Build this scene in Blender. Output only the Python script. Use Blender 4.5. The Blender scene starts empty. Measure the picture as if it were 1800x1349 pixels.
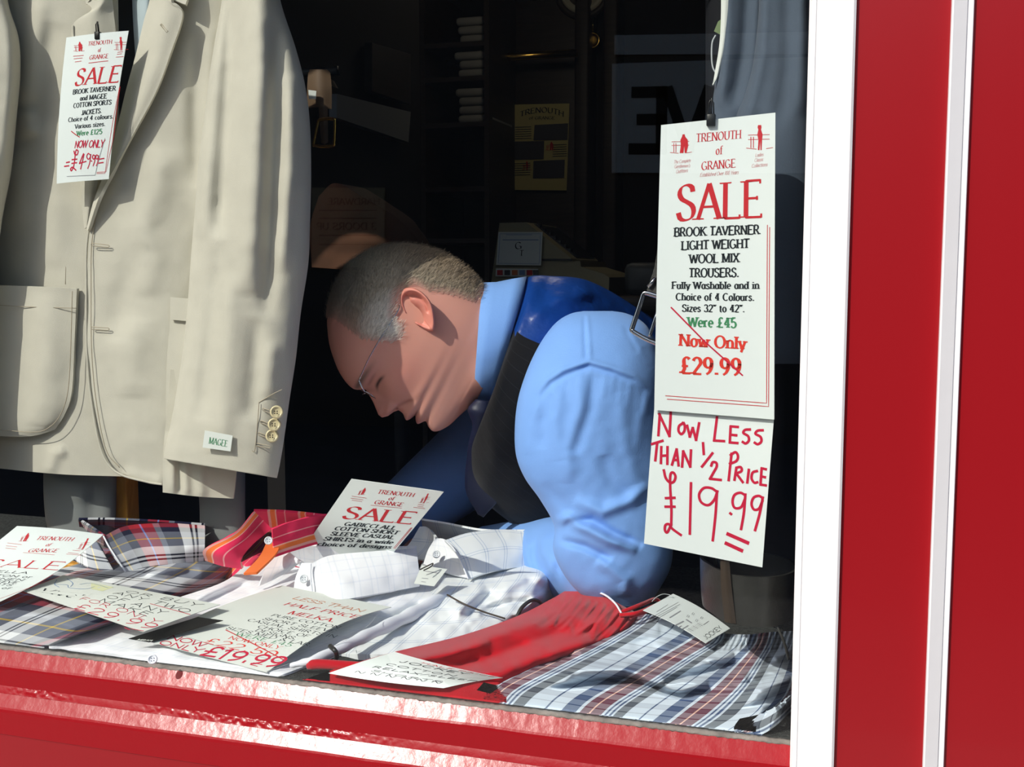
import bpy, math, random
import numpy as np
R = random.Random(7)
NR = np.random.RandomState(7)
SC = bpy.context.scene
COL = SC.collection

# ------------------------------------------------------------------ camera
F_PX, PITCH, YAW, DIST, EYE = 1950.0, 5.7, 17.2, 1.05, 1.5
_p, _y = math.radians(PITCH), math.radians(YAW)
FW = np.array([-math.sin(_y)*math.cos(_p), math.cos(_y)*math.cos(_p), -math.sin(_p)])
RT = np.array([math.cos(_y), math.sin(_y), 0.0])
UP = np.cross(RT, FW)
EYEP = np.array([0.0, -DIST, EYE])
cam = bpy.data.cameras.new('camera')
cam.sensor_width = 36.0
cam.lens = 36.0*F_PX/1800.0
cam.clip_start = 0.02
camo = bpy.data.objects.new('camera', cam)
COL.objects.link(camo)
camo.location = EYEP
camo.rotation_euler = (math.radians(90-PITCH), 0, math.radians(YAW))
SC.camera = camo

# ------------------------------------------------------------------ sky, sun, exposure
SUN_DIR = np.array([0.40, 0.65, -0.62]); SUN_DIR = SUN_DIR/np.linalg.norm(SUN_DIR)   # the way the light travels
wd = bpy.data.worlds.new('sky'); SC.world = wd; wd.use_nodes = True
wn = wd.node_tree.nodes; wl = wd.node_tree.links
for n in list(wn): wn.remove(n)
sky = wn.new('ShaderNodeTexSky'); sky.sky_type = 'NISHITA'; sky.sun_disc = False
sky.sun_elevation = math.asin(-SUN_DIR[2])
sky.sun_rotation = math.atan2(-SUN_DIR[0], -SUN_DIR[1])
sky.air_density = 1.0; sky.dust_density = 2.0; sky.ozone_density = 1.0
bgd = wn.new('ShaderNodeBackground'); bgd.inputs['Strength'].default_value = 0.17
wo = wn.new('ShaderNodeOutputWorld')
wl.new(sky.outputs[0], bgd.inputs[0]); wl.new(bgd.outputs[0], wo.inputs[0])
sl = bpy.data.lights.new('sun', 'SUN'); sl.energy = 3.6; sl.angle = math.radians(0.53); sl.color = (1.0, 0.955, 0.89)
slo = bpy.data.objects.new('sun', sl); COL.objects.link(slo)
slo.location = (-3, -3, 6)
from mathutils import Vector, Matrix
slo.rotation_euler = Vector(SUN_DIR).to_track_quat('-Z', 'Y').to_euler()
SC.view_settings.view_transform = 'Standard'
SC.view_settings.look = 'None'
SC.view_settings.gamma = 1.0
SC.view_settings.use_curve_mapping = False
SC.view_settings.exposure = 0.0

# ------------------------------------------------------------------ pixel -> world helpers (real places: a plane depth, a height or a distance is always given)
ZB = 1.056                                   # top of the display platform
def ray(px, py):
    px = np.asarray(px, float); py = np.asarray(py, float)
    return FW + ((px-900)/F_PX)[..., None]*RT + ((674.5-py)/F_PX)[..., None]*UP
def at_y(px, py, Y):
    d = ray(px, py); Y = np.asarray(Y, float)
    return EYEP + d*((Y+DIST)/d[..., 1])[..., None]
def at_h(px, py, h):
    d = ray(px, py); h = np.asarray(h, float)
    return EYEP + d*((ZB+h-EYE)/d[..., 2])[..., None]
def at_d(px, py, dd):
    return EYEP + ray(px, py)*np.asarray(dd, float)[..., None]
def proj(p):
    q = np.asarray(p, float)-EYEP
    z = q@FW
    return np.stack([900+F_PX*(q@RT)/z, 674.5-F_PX*(q@UP)/z], -1)
PT = {'y': at_y, 'h': at_h, 'd': at_d}

# ------------------------------------------------------------------ objects
LOC = {}
def s(r, g, b):
    f = lambda c: ((c/255+0.055)/1.055)**2.4 if c > 10.3 else c/255/12.92
    return (f(r), f(g), f(b), 1.0)
def tag(o, label=None, cat=None, group=None, kind=None):
    if label: o['label'] = label
    if cat: o['category'] = cat
    if group: o['group'] = group
    if kind: o['kind'] = kind
    return o
def thing(name, label, cat, loc, group=None):
    o = bpy.data.objects.new(name, None); COL.objects.link(o)
    o.location = tuple(float(c) for c in loc); o.empty_display_size = 0.05
    LOC[o.name] = np.array(loc, float)
    return tag(o, label, cat, group)
def mesh(name, V, Fc, mat, parent=None, uv=None, smooth=True, col=None, label=None, cat=None, group=None, kind=None):
    """one mesh object from world-space points; uv: per-vertex; col: per-vertex linear rgba"""
    V = np.asarray(V, float)
    if parent is not None:
        org = LOC[parent.name]
    else:
        lo, hi = V.min(0), V.max(0); org = np.array([(lo[0]+hi[0])/2, (lo[1]+hi[1])/2, lo[2]])
    me = bpy.data.meshes.new(name)
    me.from_pydata((V-org).tolist(), [], [list(map(int, f)) for f in Fc])
    if uv is not None:
        ul = me.uv_layers.new(name='UVMap')
        li = np.empty(len(me.loops), dtype=np.int32); me.loops.foreach_get('vertex_index', li)
        ul.data.foreach_set('uv', np.asarray(uv, np.float32)[li].ravel())
    if col is not None:
        ca = me.color_attributes.new('tint', 'FLOAT_COLOR', 'POINT')
        c4 = np.ones((len(V), 4), np.float32); c4[:, :3] = np.asarray(col)[:, :3]
        ca.data.foreach_set('color', c4.ravel())
    if smooth: me.polygons.foreach_set('use_smooth', [True]*len(me.polygons))
    if mat is not None: me.materials.append(mat)
    me.update()
    o = bpy.data.objects.new(name, me); COL.objects.link(o)
    if parent is not None:
        o.parent = parent; LOC[o.name] = org
    else:
        o.location = org.tolist(); LOC[o.name] = org
    return tag(o, label, cat, group, kind)

class MB:
    """gathers shapes into one mesh"""
    def __init__(self): self.V = []; self.F = []; self.n = 0
    def add(self, V, F):
        V = np.asarray(V, float).reshape(-1, 3)
        self.V.append(V); self.F += [[i+self.n for i in f] for f in F]; self.n += len(V); return self
    def box(self, lo, hi, bev=0.0):
        (a, b, c), (d, e, f) = lo, hi
        if bev <= 0:
            V = [(a,b,c),(d,b,c),(d,e,c),(a,e,c),(a,b,f),(d,b,f),(d,e,f),(a,e,f)]
            return self.add(V, [(0,3,2,1),(4,5,6,7),(0,1,5,4),(1,2,6,5),(2,3,7,6),(3,0,4,7)])
        import bmesh
        bm = bmesh.new(); bmesh.ops.create_cube(bm, size=1)
        for v in bm.verts: v.co = Vector(((a+d)/2+v.co.x*(d-a), (b+e)/2+v.co.y*(e-b), (c+f)/2+v.co.z*(f-c)))
        bmesh.ops.bevel(bm, geom=list(bm.edges), offset=bev, segments=2, profile=0.5, affect='EDGES')
        bm.verts.index_update(); V = [tuple(v.co) for v in bm.verts]; Fs = [[v.index for v in fc.verts] for fc in bm.faces]
        bm.free(); return self.add(V, Fs)
    def tube(self, pts, r, n=8, caps=True):
        V, F = tube_vf(pts, r, n, caps); return self.add(V, F)
    def build(self, name, mat, parent=None, **k):
        return mesh(name, np.concatenate(self.V), self.F, mat, parent, **k)

def tube_vf(pts, r, n=8, caps=True):
    P = np.asarray(pts, float); m = len(P)
    rr = np.broadcast_to(np.asarray(r, float), (m,))
    T = np.gradient(P, axis=0); T /= np.linalg.norm(T, axis=1)[:, None]+1e-12
    ref = np.array([0, 0, 1.0]) if abs(T[0, 2]) < .9 else np.array([1.0, 0, 0])
    V = []
    a = np.cross(T[0], ref); a /= np.linalg.norm(a)
    for i in range(m):
        a = a-T[i]*(a@T[i]); a /= np.linalg.norm(a)+1e-12
        b = np.cross(T[i], a)
        for k in range(n):
            t = 2*math.pi*k/n
            V.append(P[i]+rr[i]*(math.cos(t)*a+math.sin(t)*b))
    F = [(i*n+k, i*n+(k+1) % n, (i+1)*n+(k+1) % n, (i+1)*n+k) for i in range(m-1) for k in range(n)]
    if caps: F += [tuple(range(n))[::-1], tuple((m-1)*n+k for k in range(n))]
    return np.array(V), F
def crom(P, n):
    """Catmull-Rom through the points along axis 0, n samples"""
    P = np.asarray(P, float); m = len(P)
    if m == 2:
        t = np.linspace(0, 1, n).reshape((-1,)+(1,)*(P.ndim-1)); return P[0]*(1-t)+P[1]*t
    E = np.concatenate([(2*P[0]-P[1])[None], P, (2*P[-1]-P[-2])[None]])
    x = np.linspace(0, m-1, n); i = np.minimum(x.astype(int), m-2)
    t = (x-i).reshape((-1,)+(1,)*(P.ndim-1))
    a, b, c, d = E[i], E[i+1], E[i+2], E[i+3]
    return 0.5*((2*b)+(-a+c)*t+(2*a-5*b+4*c-d)*t**2+(-a+3*b-3*c+d)*t**3)
def net(ctrl, nu, nv):
    """rows of (px, py, q) -> dense arrays PX, PY, Q of shape (nv, nu)"""
    w = max(len(r) for r in ctrl)
    rows = np.array([crom(np.array(r, float), nu) for r in ctrl])
    G = crom(rows, nv)
    return G[..., 0], G[..., 1], G[..., 2]
def seg_dist(PX, PY, line):
    D = np.full(PX.shape, 1e9); TT = np.zeros(PX.shape)
    L = np.array(line, float); n = len(L)-1
    for i in range(n):
        a, b = L[i], L[i+1]; ab = b-a
        t = np.clip(((PX-a[0])*ab[0]+(PY-a[1])*ab[1])/(ab@ab+1e-9), 0, 1)
        d = np.hypot(PX-a[0]-t*ab[0], PY-a[1]-t*ab[1])
        m = d < D; D = np.where(m, d, D); TT = np.where(m, (i+t)/n, TT)
    return D, TT
def folds(PX, PY, fl):
    """sum of soft ridges: each (amp, width_px, polyline)"""
    Z = np.zeros(PX.shape)
    for amp, w, line in fl:
        d, t = seg_dist(PX, PY, line)
        Z += amp*np.exp(-(d/w)**2)*np.clip(np.minimum(t, 1-t)*6, 0.0, 1)**.6 if amp else 0
    return Z
def vnoise(X, Y, scale, seed=0):
    """smooth value noise on arrays"""
    r = np.random.RandomState(seed); T = r.rand(64, 64)*2-1
    x = X/scale; y = Y/scale
    xi = np.floor(x).astype(int); yi = np.floor(y).astype(int); fx = x-xi; fy = y-yi
    fx = fx*fx*(3-2*fx); fy = fy*fy*(3-2*fy)
    g = lambda i, j: T[i % 64, j % 64]
    return (g(xi, yi)*(1-fx)+g(xi+1, yi)*fx)*(1-fy)+(g(xi, yi+1)*(1-fx)+g(xi+1, yi+1)*fx)*fy
def grid_faces(nv, nu, off=0, flip=False):
    F = []
    for j in range(nv-1):
        for i in range(nu-1):
            q = (off+j*nu+i, off+j*nu+i+1, off+(j+1)*nu+i+1, off+(j+1)*nu+i)
            F.append(q[::-1] if flip else q)
    return F
def grid_normals(P):
    du = np.gradient(P, axis=1); dv = np.gradient(P, axis=0)
    N = np.cross(du, dv); N /= np.linalg.norm(N, axis=2)[..., None]+1e-12
    c = P-EYEP
    if (N*c).sum() > 0: N = -N
    return N                                        # faces the street side
def grid_uv(P):
    du = np.linalg.norm(np.diff(P, axis=1), axis=2).mean(0); dv = np.linalg.norm(np.diff(P, axis=0), axis=2).mean(1)
    u = np.concatenate([[0], np.cumsum(du)]); v = np.concatenate([[0], np.cumsum(dv)])
    U, W = np.meshgrid(u, v); return np.stack([U, W], -1)
def solid(P, back):
    """closed shell between two equal grids"""
    nv, nu = P.shape[:2]; n = nv*nu
    V = np.concatenate([P.reshape(-1, 3), back.reshape(-1, 3)])
    rim = [i for i in range(nu)]+[j*nu+nu-1 for j in range(1, nv)]+[(nv-1)*nu+i for i in range(nu-2, -1, -1)]+[j*nu for j in range(nv-2, 0, -1)]
    F = grid_faces(nv, nu, 0)+grid_faces(nv, nu, n, True)
    m = len(rim); V = np.concatenate([V, V[rim], V[[r+n for r in rim]]])
    for k in range(m):
        a, b = 2*n+k, 2*n+(k+1) % m
        F.append((b, a, a+m, b+m))
    return V, F
def rimuv(uv, P):
    nv, nu = P.shape[:2]
    rim = [i for i in range(nu)]+[j*nu+nu-1 for j in range(1, nv)]+[(nv-1)*nu+i for i in range(nu-2, -1, -1)]+[j*nu for j in range(nv-2, 0, -1)]
    return np.concatenate([uv, uv, uv[rim], uv[rim]])
def sheet(name, P, th, mat, parent=None, uvrot=None, **k):
    N = grid_normals(P); V, F = solid(P, P-N*th)
    uv = grid_uv(P).reshape(-1, 2)
    if uvrot is not None: uv = uvrot(uv)
    return mesh(name, V, F, mat, parent, uv=rimuv(uv, P), **k)
def pile(name, P, mat, parent=None, uvrot=None, floor=None, **k):
    B = P.copy(); z = ZB+0.0008 if floor is None else floor
    B[..., 2] = np.minimum(P[..., 2]-.0006, z)
    V, F = solid(P, B); uv = grid_uv(P).reshape(-1, 2)
    if uvrot is not None: uv = uvrot(uv)
    return mesh(name, V, F, mat, parent, uv=rimuv(uv, P), **k)
def loft(name, G, mat, parent=None, caps=True, **k):
    """G: (rings, n, 3) closed rings"""
    m, n = G.shape[:2]; V = G.reshape(-1, 3)
    F = [(i*n+j, i*n+(j+1) % n, (i+1)*n+(j+1) % n, (i+1)*n+j) for i in range(m-1) for j in range(n)]
    if caps: F += [tuple(range(n))[::-1], tuple((m-1)*n+j for j in range(n))]
    L = np.concatenate([[0], np.cumsum(np.linalg.norm(np.diff(G, axis=0), axis=2).mean(1))])
    per = np.linalg.norm(np.roll(G, -1, 1)-G, axis=2).sum(1).mean()
    uv = np.stack(np.broadcast_arrays(np.arange(n)[None, :]*per/n, L[:, None]), -1).reshape(-1, 2)
    return mesh(name, V, F, mat, parent, uv=uv, **k)
def disc_vf(c, nrm, r, th, n=20, rim=0.0):
    """small round button-like disc with a raised rim"""
    nrm = np.array(nrm, float); nrm /= np.linalg.norm(nrm)
    a = np.cross(nrm, (0, 0, 1.0)) if abs(nrm[2]) < .9 else np.cross(nrm, (1.0, 0, 0)); a /= np.linalg.norm(a); b = np.cross(nrm, a)
    prof = [(0, th*.55), (r*.5, th*.5), (r*.66, th*.62), (r*.82, th+rim), (r*.94, th*.85), (r, th*.4), (r*.9, 0)]
    V = []
    for q, h in prof:
        for k in range(n):
            t = 2*math.pi*k/n
            V.append(np.array(c)+nrm*h+(a*math.cos(t)+b*math.sin(t))*max(q, 1e-5))
    F = [(i*n+k, (i+1)*n+k, (i+1)*n+(k+1) % n, i*n+(k+1) % n) for i in range(len(prof)-1) for k in range(n)]
    F.append(tuple((len(prof)-1)*n+k for k in range(n))); F.append(tuple(range(n)))
    return V, F
def ellipsoid_vf(c, ax, nu=20, nv=12):
    """ax: 3 axis vectors"""
    V = []; A = np.array(ax, float)
    for j in range(nv+1):
        p = math.pi*j/nv
        for i in range(nu):
            t = 2*math.pi*i/nu
            V.append(np.array(c)+A[0]*math.sin(p)*math.cos(t)+A[1]*math.sin(p)*math.sin(t)+A[2]*math.cos(p))
    F = [(j*nu+i, j*nu+(i+1) % nu, (j+1)*nu+(i+1) % nu, (j+1)*nu+i) for j in range(nv) for i in range(nu)]
    return V, F

# ------------------------------------------------------------------ materials
def newmat(name):
    m = bpy.data.materials.new(name); m.use_nodes = True
    nt = m.node_tree
    return m, nt, nt.nodes['Principled BSDF']
def add_bump(nt, b, scale, strength, dist=0.002, detail=4, coord='Object'):
    tc = nt.nodes.new('ShaderNodeTexCoord'); nz = nt.nodes.new('ShaderNodeTexNoise'); bp = nt.nodes.new('ShaderNodeBump')
    nz.inputs['Scale'].default_value = scale; nz.inputs['Detail'].default_value = detail
    bp.inputs['Strength'].default_value = strength; bp.inputs['Distance'].default_value = dist
    nt.links.new(tc.outputs[coord], nz.inputs['Vector']); nt.links.new(nz.outputs['Fac'], bp.inputs['Height'])
    nt.links.new(bp.outputs[0], b.inputs['Normal'])
    return nz, bp
def plain(name, c, rough=.6, metal=0.0, spec=.5, bump=None, var=0.0, vscale=8, sheen=0.0, trans=0.0):
    m, nt, b = newmat(name)
    b.inputs['Base Color'].default_value = c; b.inputs['Roughness'].default_value = rough
    b.inputs['Metallic'].default_value = metal; b.inputs['Specular IOR Level'].default_value = spec
    if sheen: b.inputs['Sheen Weight'].default_value = sheen
    if bump: add_bump(nt, b, *bump)
    if var:
        tc = nt.nodes.new('ShaderNodeTexCoord'); nz = nt.nodes.new('ShaderNodeTexNoise'); nz.inputs['Scale'].default_value = vscale; nz.inputs['Detail'].default_value = 5
        rp = nt.nodes.new('ShaderNodeValToRGB')
        rp.color_ramp.elements[0].position = .3; rp.color_ramp.elements[1].position = .7
        rp.color_ramp.elements[0].color = tuple(x*(1-var) for x in c[:3])+(1,); rp.color_ramp.elements[1].color = tuple(min(1, x*(1+var)) for x in c[:3])+(1,)
        nt.links.new(tc.outputs['Object'], nz.inputs['Vector']); nt.links.new(nz.outputs['Fac'], rp.inputs[0]); nt.links.new(rp.outputs[0], b.inputs['Base Color'])
    return m
def tinted(name, rough=.5, bump=None, spec=.4, sub=0.0):
    m, nt, b = newmat(name)
    a = nt.nodes.new('ShaderNodeAttribute'); a.attribute_name = 'tint'
    nt.links.new(a.outputs['Color'], b.inputs['Base Color'])
    b.inputs['Roughness'].default_value = rough; b.inputs['Specular IOR Level'].default_value = spec
    if sub:
        b.inputs['Subsurface Weight'].default_value = sub; b.inputs['Subsurface Radius'].default_value = (1, .35, .2); b.inputs['Subsurface Scale'].default_value = .004
    if bump: add_bump(nt, b, *bump)
    return m
def ramp_stripes(nt, src, stripes):
    """stripes: [(width, colour)...] repeating along the scalar socket src (metres)"""
    per = sum(w for w, _ in stripes)
    d = nt.nodes.new('ShaderNodeMath'); d.operation = 'DIVIDE'; d.inputs[1].default_value = per
    f = nt.nodes.new('ShaderNodeMath'); f.operation = 'FRACT'
    rp = nt.nodes.new('ShaderNodeValToRGB'); rp.color_ramp.interpolation = 'CONSTANT'
    nt.links.new(src, d.inputs[0]); nt.links.new(d.outputs[0], f.inputs[0]); nt.links.new(f.outputs[0], rp.inputs[0])
    el = rp.color_ramp.elements; x = 0.0
    for i, (w, c) in enumerate(stripes):
        e = el[i] if i < 2 else el.new(min(x/per, .9999))
        e.position = min(x/per, .9999); e.color = c
        x += w
    return rp.outputs[0]
def plaid(name, warp, weft, mixf=.5, rough=.9, bump=(900, .25, .0006), off=(0, 0), sheen=.1):
    m, nt, b = newmat(name)
    uv = nt.nodes.new('ShaderNodeUVMap'); uv.uv_map = 'UVMap'
    sp = nt.nodes.new('ShaderNodeSeparateXYZ'); nt.links.new(uv.outputs[0], sp.inputs[0])
    outs = []
    for k, st in ((0, warp), (1, weft)):
        ad = nt.nodes.new('ShaderNodeMath'); ad.operation = 'ADD'; ad.inputs[1].default_value = off[k]+10*sum(w for w, _ in st)
        nt.links.new(sp.outputs[k], ad.inputs[0]); outs.append(ramp_stripes(nt, ad.outputs[0], st))
    mx = nt.nodes.new('ShaderNodeMix'); mx.data_type = 'RGBA'; mx.inputs['Factor'].default_value = mixf
    nt.links.new(outs[0], mx.inputs[6]); nt.links.new(outs[1], mx.inputs[7]); nt.links.new(mx.outputs[2], b.inputs['Base Color'])
    b.inputs['Roughness'].default_value = rough; b.inputs['Specular IOR Level'].default_value = .15; b.inputs['Sheen Weight'].default_value = sheen
    add_bump(nt, b, *bump)
    return m
def wood(name, c1, c2, scale=6, rough=.45, axis=(1, 1, 12)):
    m, nt, b = newmat(name)
    tc = nt.nodes.new('ShaderNodeTexCoord'); mp = nt.nodes.new('ShaderNodeMapping'); mp.inputs['Scale'].default_value = axis
    nz = nt.nodes.new('ShaderNodeTexNoise'); nz.inputs['Scale'].default_value = scale; nz.inputs['Detail'].default_value = 6; nz.inputs['Distortion'].default_value = 1.5
    rp = nt.nodes.new('ShaderNodeValToRGB'); rp.color_ramp.elements[0].color = c1; rp.color_ramp.elements[1].color = c2
    rp.color_ramp.elements[0].position = .35; rp.color_ramp.elements[1].position = .65
    nt.links.new(tc.outputs['Object'], mp.inputs[0]); nt.links.new(mp.outputs[0], nz.inputs['Vector']); nt.links.new(nz.outputs['Fac'], rp.inputs[0]); nt.links.new(rp.outputs[0], b.inputs['Base Color'])
    b.inputs['Roughness'].default_value = rough
    return m
def paint(name, c, rough=.25, chip=None, coat=.0, bscale=60, bstr=.15):
    """gloss paint with brush texture and a few chips down to c2"""
    m, nt, b = newmat(name)
    b.inputs['Base Color'].default_value = c; b.inputs['Roughness'].default_value = rough
    b.inputs['Coat Weight'].default_value = coat
    add_bump(nt, b, bscale, bstr, .002, 8)
    if chip:
        tc = nt.nodes.new('ShaderNodeTexCoord'); nz = nt.nodes.new('ShaderNodeTexNoise'); nz.inputs['Scale'].default_value = chip[1]; nz.inputs['Detail'].default_value = 8
        rp = nt.nodes.new('ShaderNodeValToRGB'); rp.color_ramp.elements[0].position = chip[2]; rp.color_ramp.elements[1].position = chip[2]+.02
        rp.color_ramp.elements[0].color = c; rp.color_ramp.elements[1].color = chip[0]
        nt.links.new(tc.outputs['Object'], nz.inputs['Vector']); nt.links.new(nz.outputs['Fac'], rp.inputs[0]); nt.links.new(rp.outputs[0], b.inputs['Base Color'])
    return m
M = {}
M['red'] = paint('red_gloss_paint', s(148, 17, 25), .28, None, .15, 25, .05)
M['red_sill'] = paint('weathered_red_paint', s(152, 20, 28), .25, (s(92, 70, 62), 9, .72), .0, 70, .25)
M['red_sill'].node_tree.nodes['Principled BSDF'].inputs['Specular IOR Level'].default_value = .26
M['red_sill'].node_tree.nodes['Principled BSDF'].inputs['Coat Roughness'].default_value = .16
M['white_paint'] = paint('white_gloss_paint', s(238, 237, 236), .4, (s(214, 190, 180), 7, .72), .1, 18, .35)
M['red_faded'] = paint('sun_faded_red_paint', s(172, 62, 68), .24, (s(116, 84, 78), 14, .72), .5, 60, .35)
M['putty'] = plain('grey_putty', s(128, 120, 112), .8, bump=(120, .6, .003), var=.35, vscale=40)
M['felt'] = plain('grey_felt', s(62, 64, 62), .95, spec=.1, bump=(500, .8, .002), var=.4, vscale=220)
M['card'] = plain('white_card', s(226, 234, 230), .7, spec=.25)
M['card_grey'] = plain('off_white_card', s(217, 222, 214), .75, spec=.25)
M['ink_red'] = plain('red_ink', s(196, 44, 52), .7, spec=.2)
M['ink_orange'] = plain('orange_red_ink', s(220, 62, 50), .7, spec=.2)
M['ink_rust'] = plain('rust_marker', s(206, 120, 70), .7, spec=.2)
M['ink_black'] = plain('black_ink', s(38, 44, 48), .7, spec=.2)
M['ink_green'] = plain('green_ink', s(70, 140, 96), .7, spec=.2)
M['ink_grey'] = plain('grey_ink', s(150, 152, 156), .7, spec=.2)
M['ink_blue'] = plain('blue_ink', s(120, 150, 190), .7, spec=.2)
M['marker'] = plain('crimson_marker', s(196, 28, 62), .65, spec=.25)
M['yellow_print'] = plain('yellow_print', s(222, 226, 180), .7)
M['linen'] = plain('beige_cotton', s(197, 193, 177), .95, spec=.12, bump=(700, .35, .0008), var=.035, vscale=30, sheen=.15)
M['linen_dark'] = plain('beige_topstitch', s(172, 162, 142), .95, spec=.1)
M['lining'] = plain('grey_lining', s(74, 74, 70), .8, spec=.2)
M['pale_cloth'] = plain('pale_grey_blue_cloth', s(178, 192, 196), .9, spec=.1, bump=(600, .3, .0006))
M['horn'] = plain('cream_horn_button', s(228, 214, 170), .3)
M['thread'] = plain('dark_thread', s(60, 54, 46), .8)
M['white_cotton'] = plaid('white_cotton', [(.014, s(238, 240, 243)), (.002, s(220, 226, 234)), (.006, s(242, 243, 246)), (.002, s(222, 228, 236))], [(.02, s(240, 242, 244)), (.0025, s(224, 228, 236))], .5, off=(.003, 0))
M['white_check'] = plaid('white_check_cotton', [(.026, s(232, 236, 236)), (.0012, s(150, 172, 200)), (.003, s(232, 236, 238)), (.0012, s(150, 172, 200))], [(.034, s(230, 234, 234)), (.0012, s(150, 172, 200)), (.003, s(232, 236, 238)), (.0012, s(160, 180, 204))], .5)
NAVY, WHT, GRY, RED, BLK, YEL, BLU = s(18, 20, 48), s(244, 247, 248), s(122, 128, 142), s(168, 30, 44), s(14, 14, 20), s(226, 196, 84), s(130, 150, 222)
TART = [(.022, NAVY), (.013, WHT), (.003, BLK), (.003, WHT), (.003, BLK), (.013, WHT), (.016, GRY), (.002, YEL), (.016, GRY), (.012, NAVY), (.014, RED), (.002, BLU), (.014, RED), (.008, GRY)]
M['tartan'] = plaid('tartan_cotton', TART, TART, .5, off=(.01, .02))
PINK, ORG = s(232, 50, 92), s(250, 132, 56)
M['pink'] = plaid('pink_stripe_cotton', [(.02, PINK), (.004, s(246, 180, 170)), (.007, ORG), (.002, s(250, 190, 170)), (.012, PINK), (.002, s(250, 170, 170))], [(1.0, PINK)], .12)
M['jersey'] = plain('red_jersey', s(186, 12, 30), .9, spec=.12, bump=(900, .3, .0008), var=.14, vscale=16, sheen=.25)
SL, WH, MR = s(44, 78, 122), s(212, 226, 238), s(104, 36, 58)
M['boxer'] = plaid('check_cotton', [(.022, WH), (.0022, SL), (.016, WH), (.016, SL), (.004, WH), (.01, MR), (.0018, s(246, 196, 170)), (.012, MR), (.003, WH), (.003, SL), (.003, WH), (.003, SL), (.003, WH), (.014, s(70, 82, 92))],
                   [(.016, s(216, 224, 230)), (.0016, s(70, 60, 76)), (.009, s(206, 214, 222)), (.0016, s(90, 66, 80)), (.006, s(120, 120, 132)), (.0016, s(60, 56, 70)), (.012, s(214, 220, 226)), (.003, s(96, 84, 98))], .24)
M['boxer_in'] = M['boxer']
M['shirt_blue'] = plain('blue_shirt_cotton', s(126, 172, 238), .75, spec=.2, bump=(500, .3, .0008), var=.03, vscale=20, sheen=.1)
M['satin'] = plain('blue_satin', s(18, 62, 138), .32, spec=.5, bump=(22, .35, .01), sheen=.0)
M['vest_black'] = plaid('pinstripe_black_wool', [(.014, s(22, 22, 24)), (.0006, s(44, 45, 48))], [(1., s(22, 22, 24))], .2, off=(0, 0))
M['tie'] = plain('navy_tie_silk', s(20, 26, 54), .5)
M['trouser_grey'] = plain('blue_grey_wool', s(80, 91, 104), .85, spec=.15, bump=(500, .3, .0006), sheen=.1)
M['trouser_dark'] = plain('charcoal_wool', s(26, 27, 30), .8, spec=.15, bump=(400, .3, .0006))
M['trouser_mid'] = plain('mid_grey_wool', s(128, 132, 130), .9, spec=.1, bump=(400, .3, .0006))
M['leather_black'] = plain('black_leather', s(44, 44, 40), .38, spec=.5, bump=(300, .35, .0008), var=.25, vscale=40)
M['leather_brown'] = plain('brown_leather', s(56, 45, 33), .45, bump=(300, .3, .0008))
M['leather_tan'] = plain('tan_leather', s(92, 70, 46), .7, bump=(200, .3, .0008), var=.15, vscale=10)
M['brass'] = plain('brass', s(220, 180, 90), .2, 1.0)
M['chrome'] = plain('chrome', s(205, 205, 205), .12, 1.0)
M['steel_dark'] = plain('dark_metal', s(50, 50, 48), .35, .8)
M['pine'] = wood('orange_pine', s(196, 132, 30), s(232, 172, 62), 9, .45, (3, 3, 1))
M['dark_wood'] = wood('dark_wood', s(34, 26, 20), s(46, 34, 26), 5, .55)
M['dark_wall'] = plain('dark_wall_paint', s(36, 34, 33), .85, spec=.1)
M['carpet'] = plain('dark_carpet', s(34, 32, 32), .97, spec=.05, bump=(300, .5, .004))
M['till'] = plain('beige_plastic', s(150, 142, 108), .5)
M['grey_board'] = plain('pale_grey_board', s(150, 154, 156), .6)
M['poster'] = plain('cream_poster_paper', s(196, 186, 120), .6)
M['photo_dark'] = plain('poster_photo_ink', s(60, 60, 66), .5)
M['cloth_stack'] = plain('folded_shirt_cloth', s(150, 150, 146), .9)
M['plastic'] = plain('clear_grey_plastic', s(190, 196, 196), .25)
M['pavement'] = plain('paving', s(150, 146, 140), .9, bump=(40, .4, .01), var=.2, vscale=3)
M['asphalt'] = plain('asphalt', s(92, 92, 94), .9, bump=(200, .6, .01), var=.2, vscale=5)
M['render_wall'] = plain('rendered_facade', s(94, 90, 88), .9, var=.15, vscale=2)
M['facade_panel'] = plain('pale_sign_panel', s(220, 220, 216), .6)
M['skin'] = tinted('skin', .48, (260, .12, .0006), .4, .12)
M['hair'] = tinted('hair', .5, None, .4)
M['eye'] = plain('eye_white', s(220, 214, 206), .2)
M['iris'] = plain('iris', s(58, 52, 44), .2)
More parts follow.
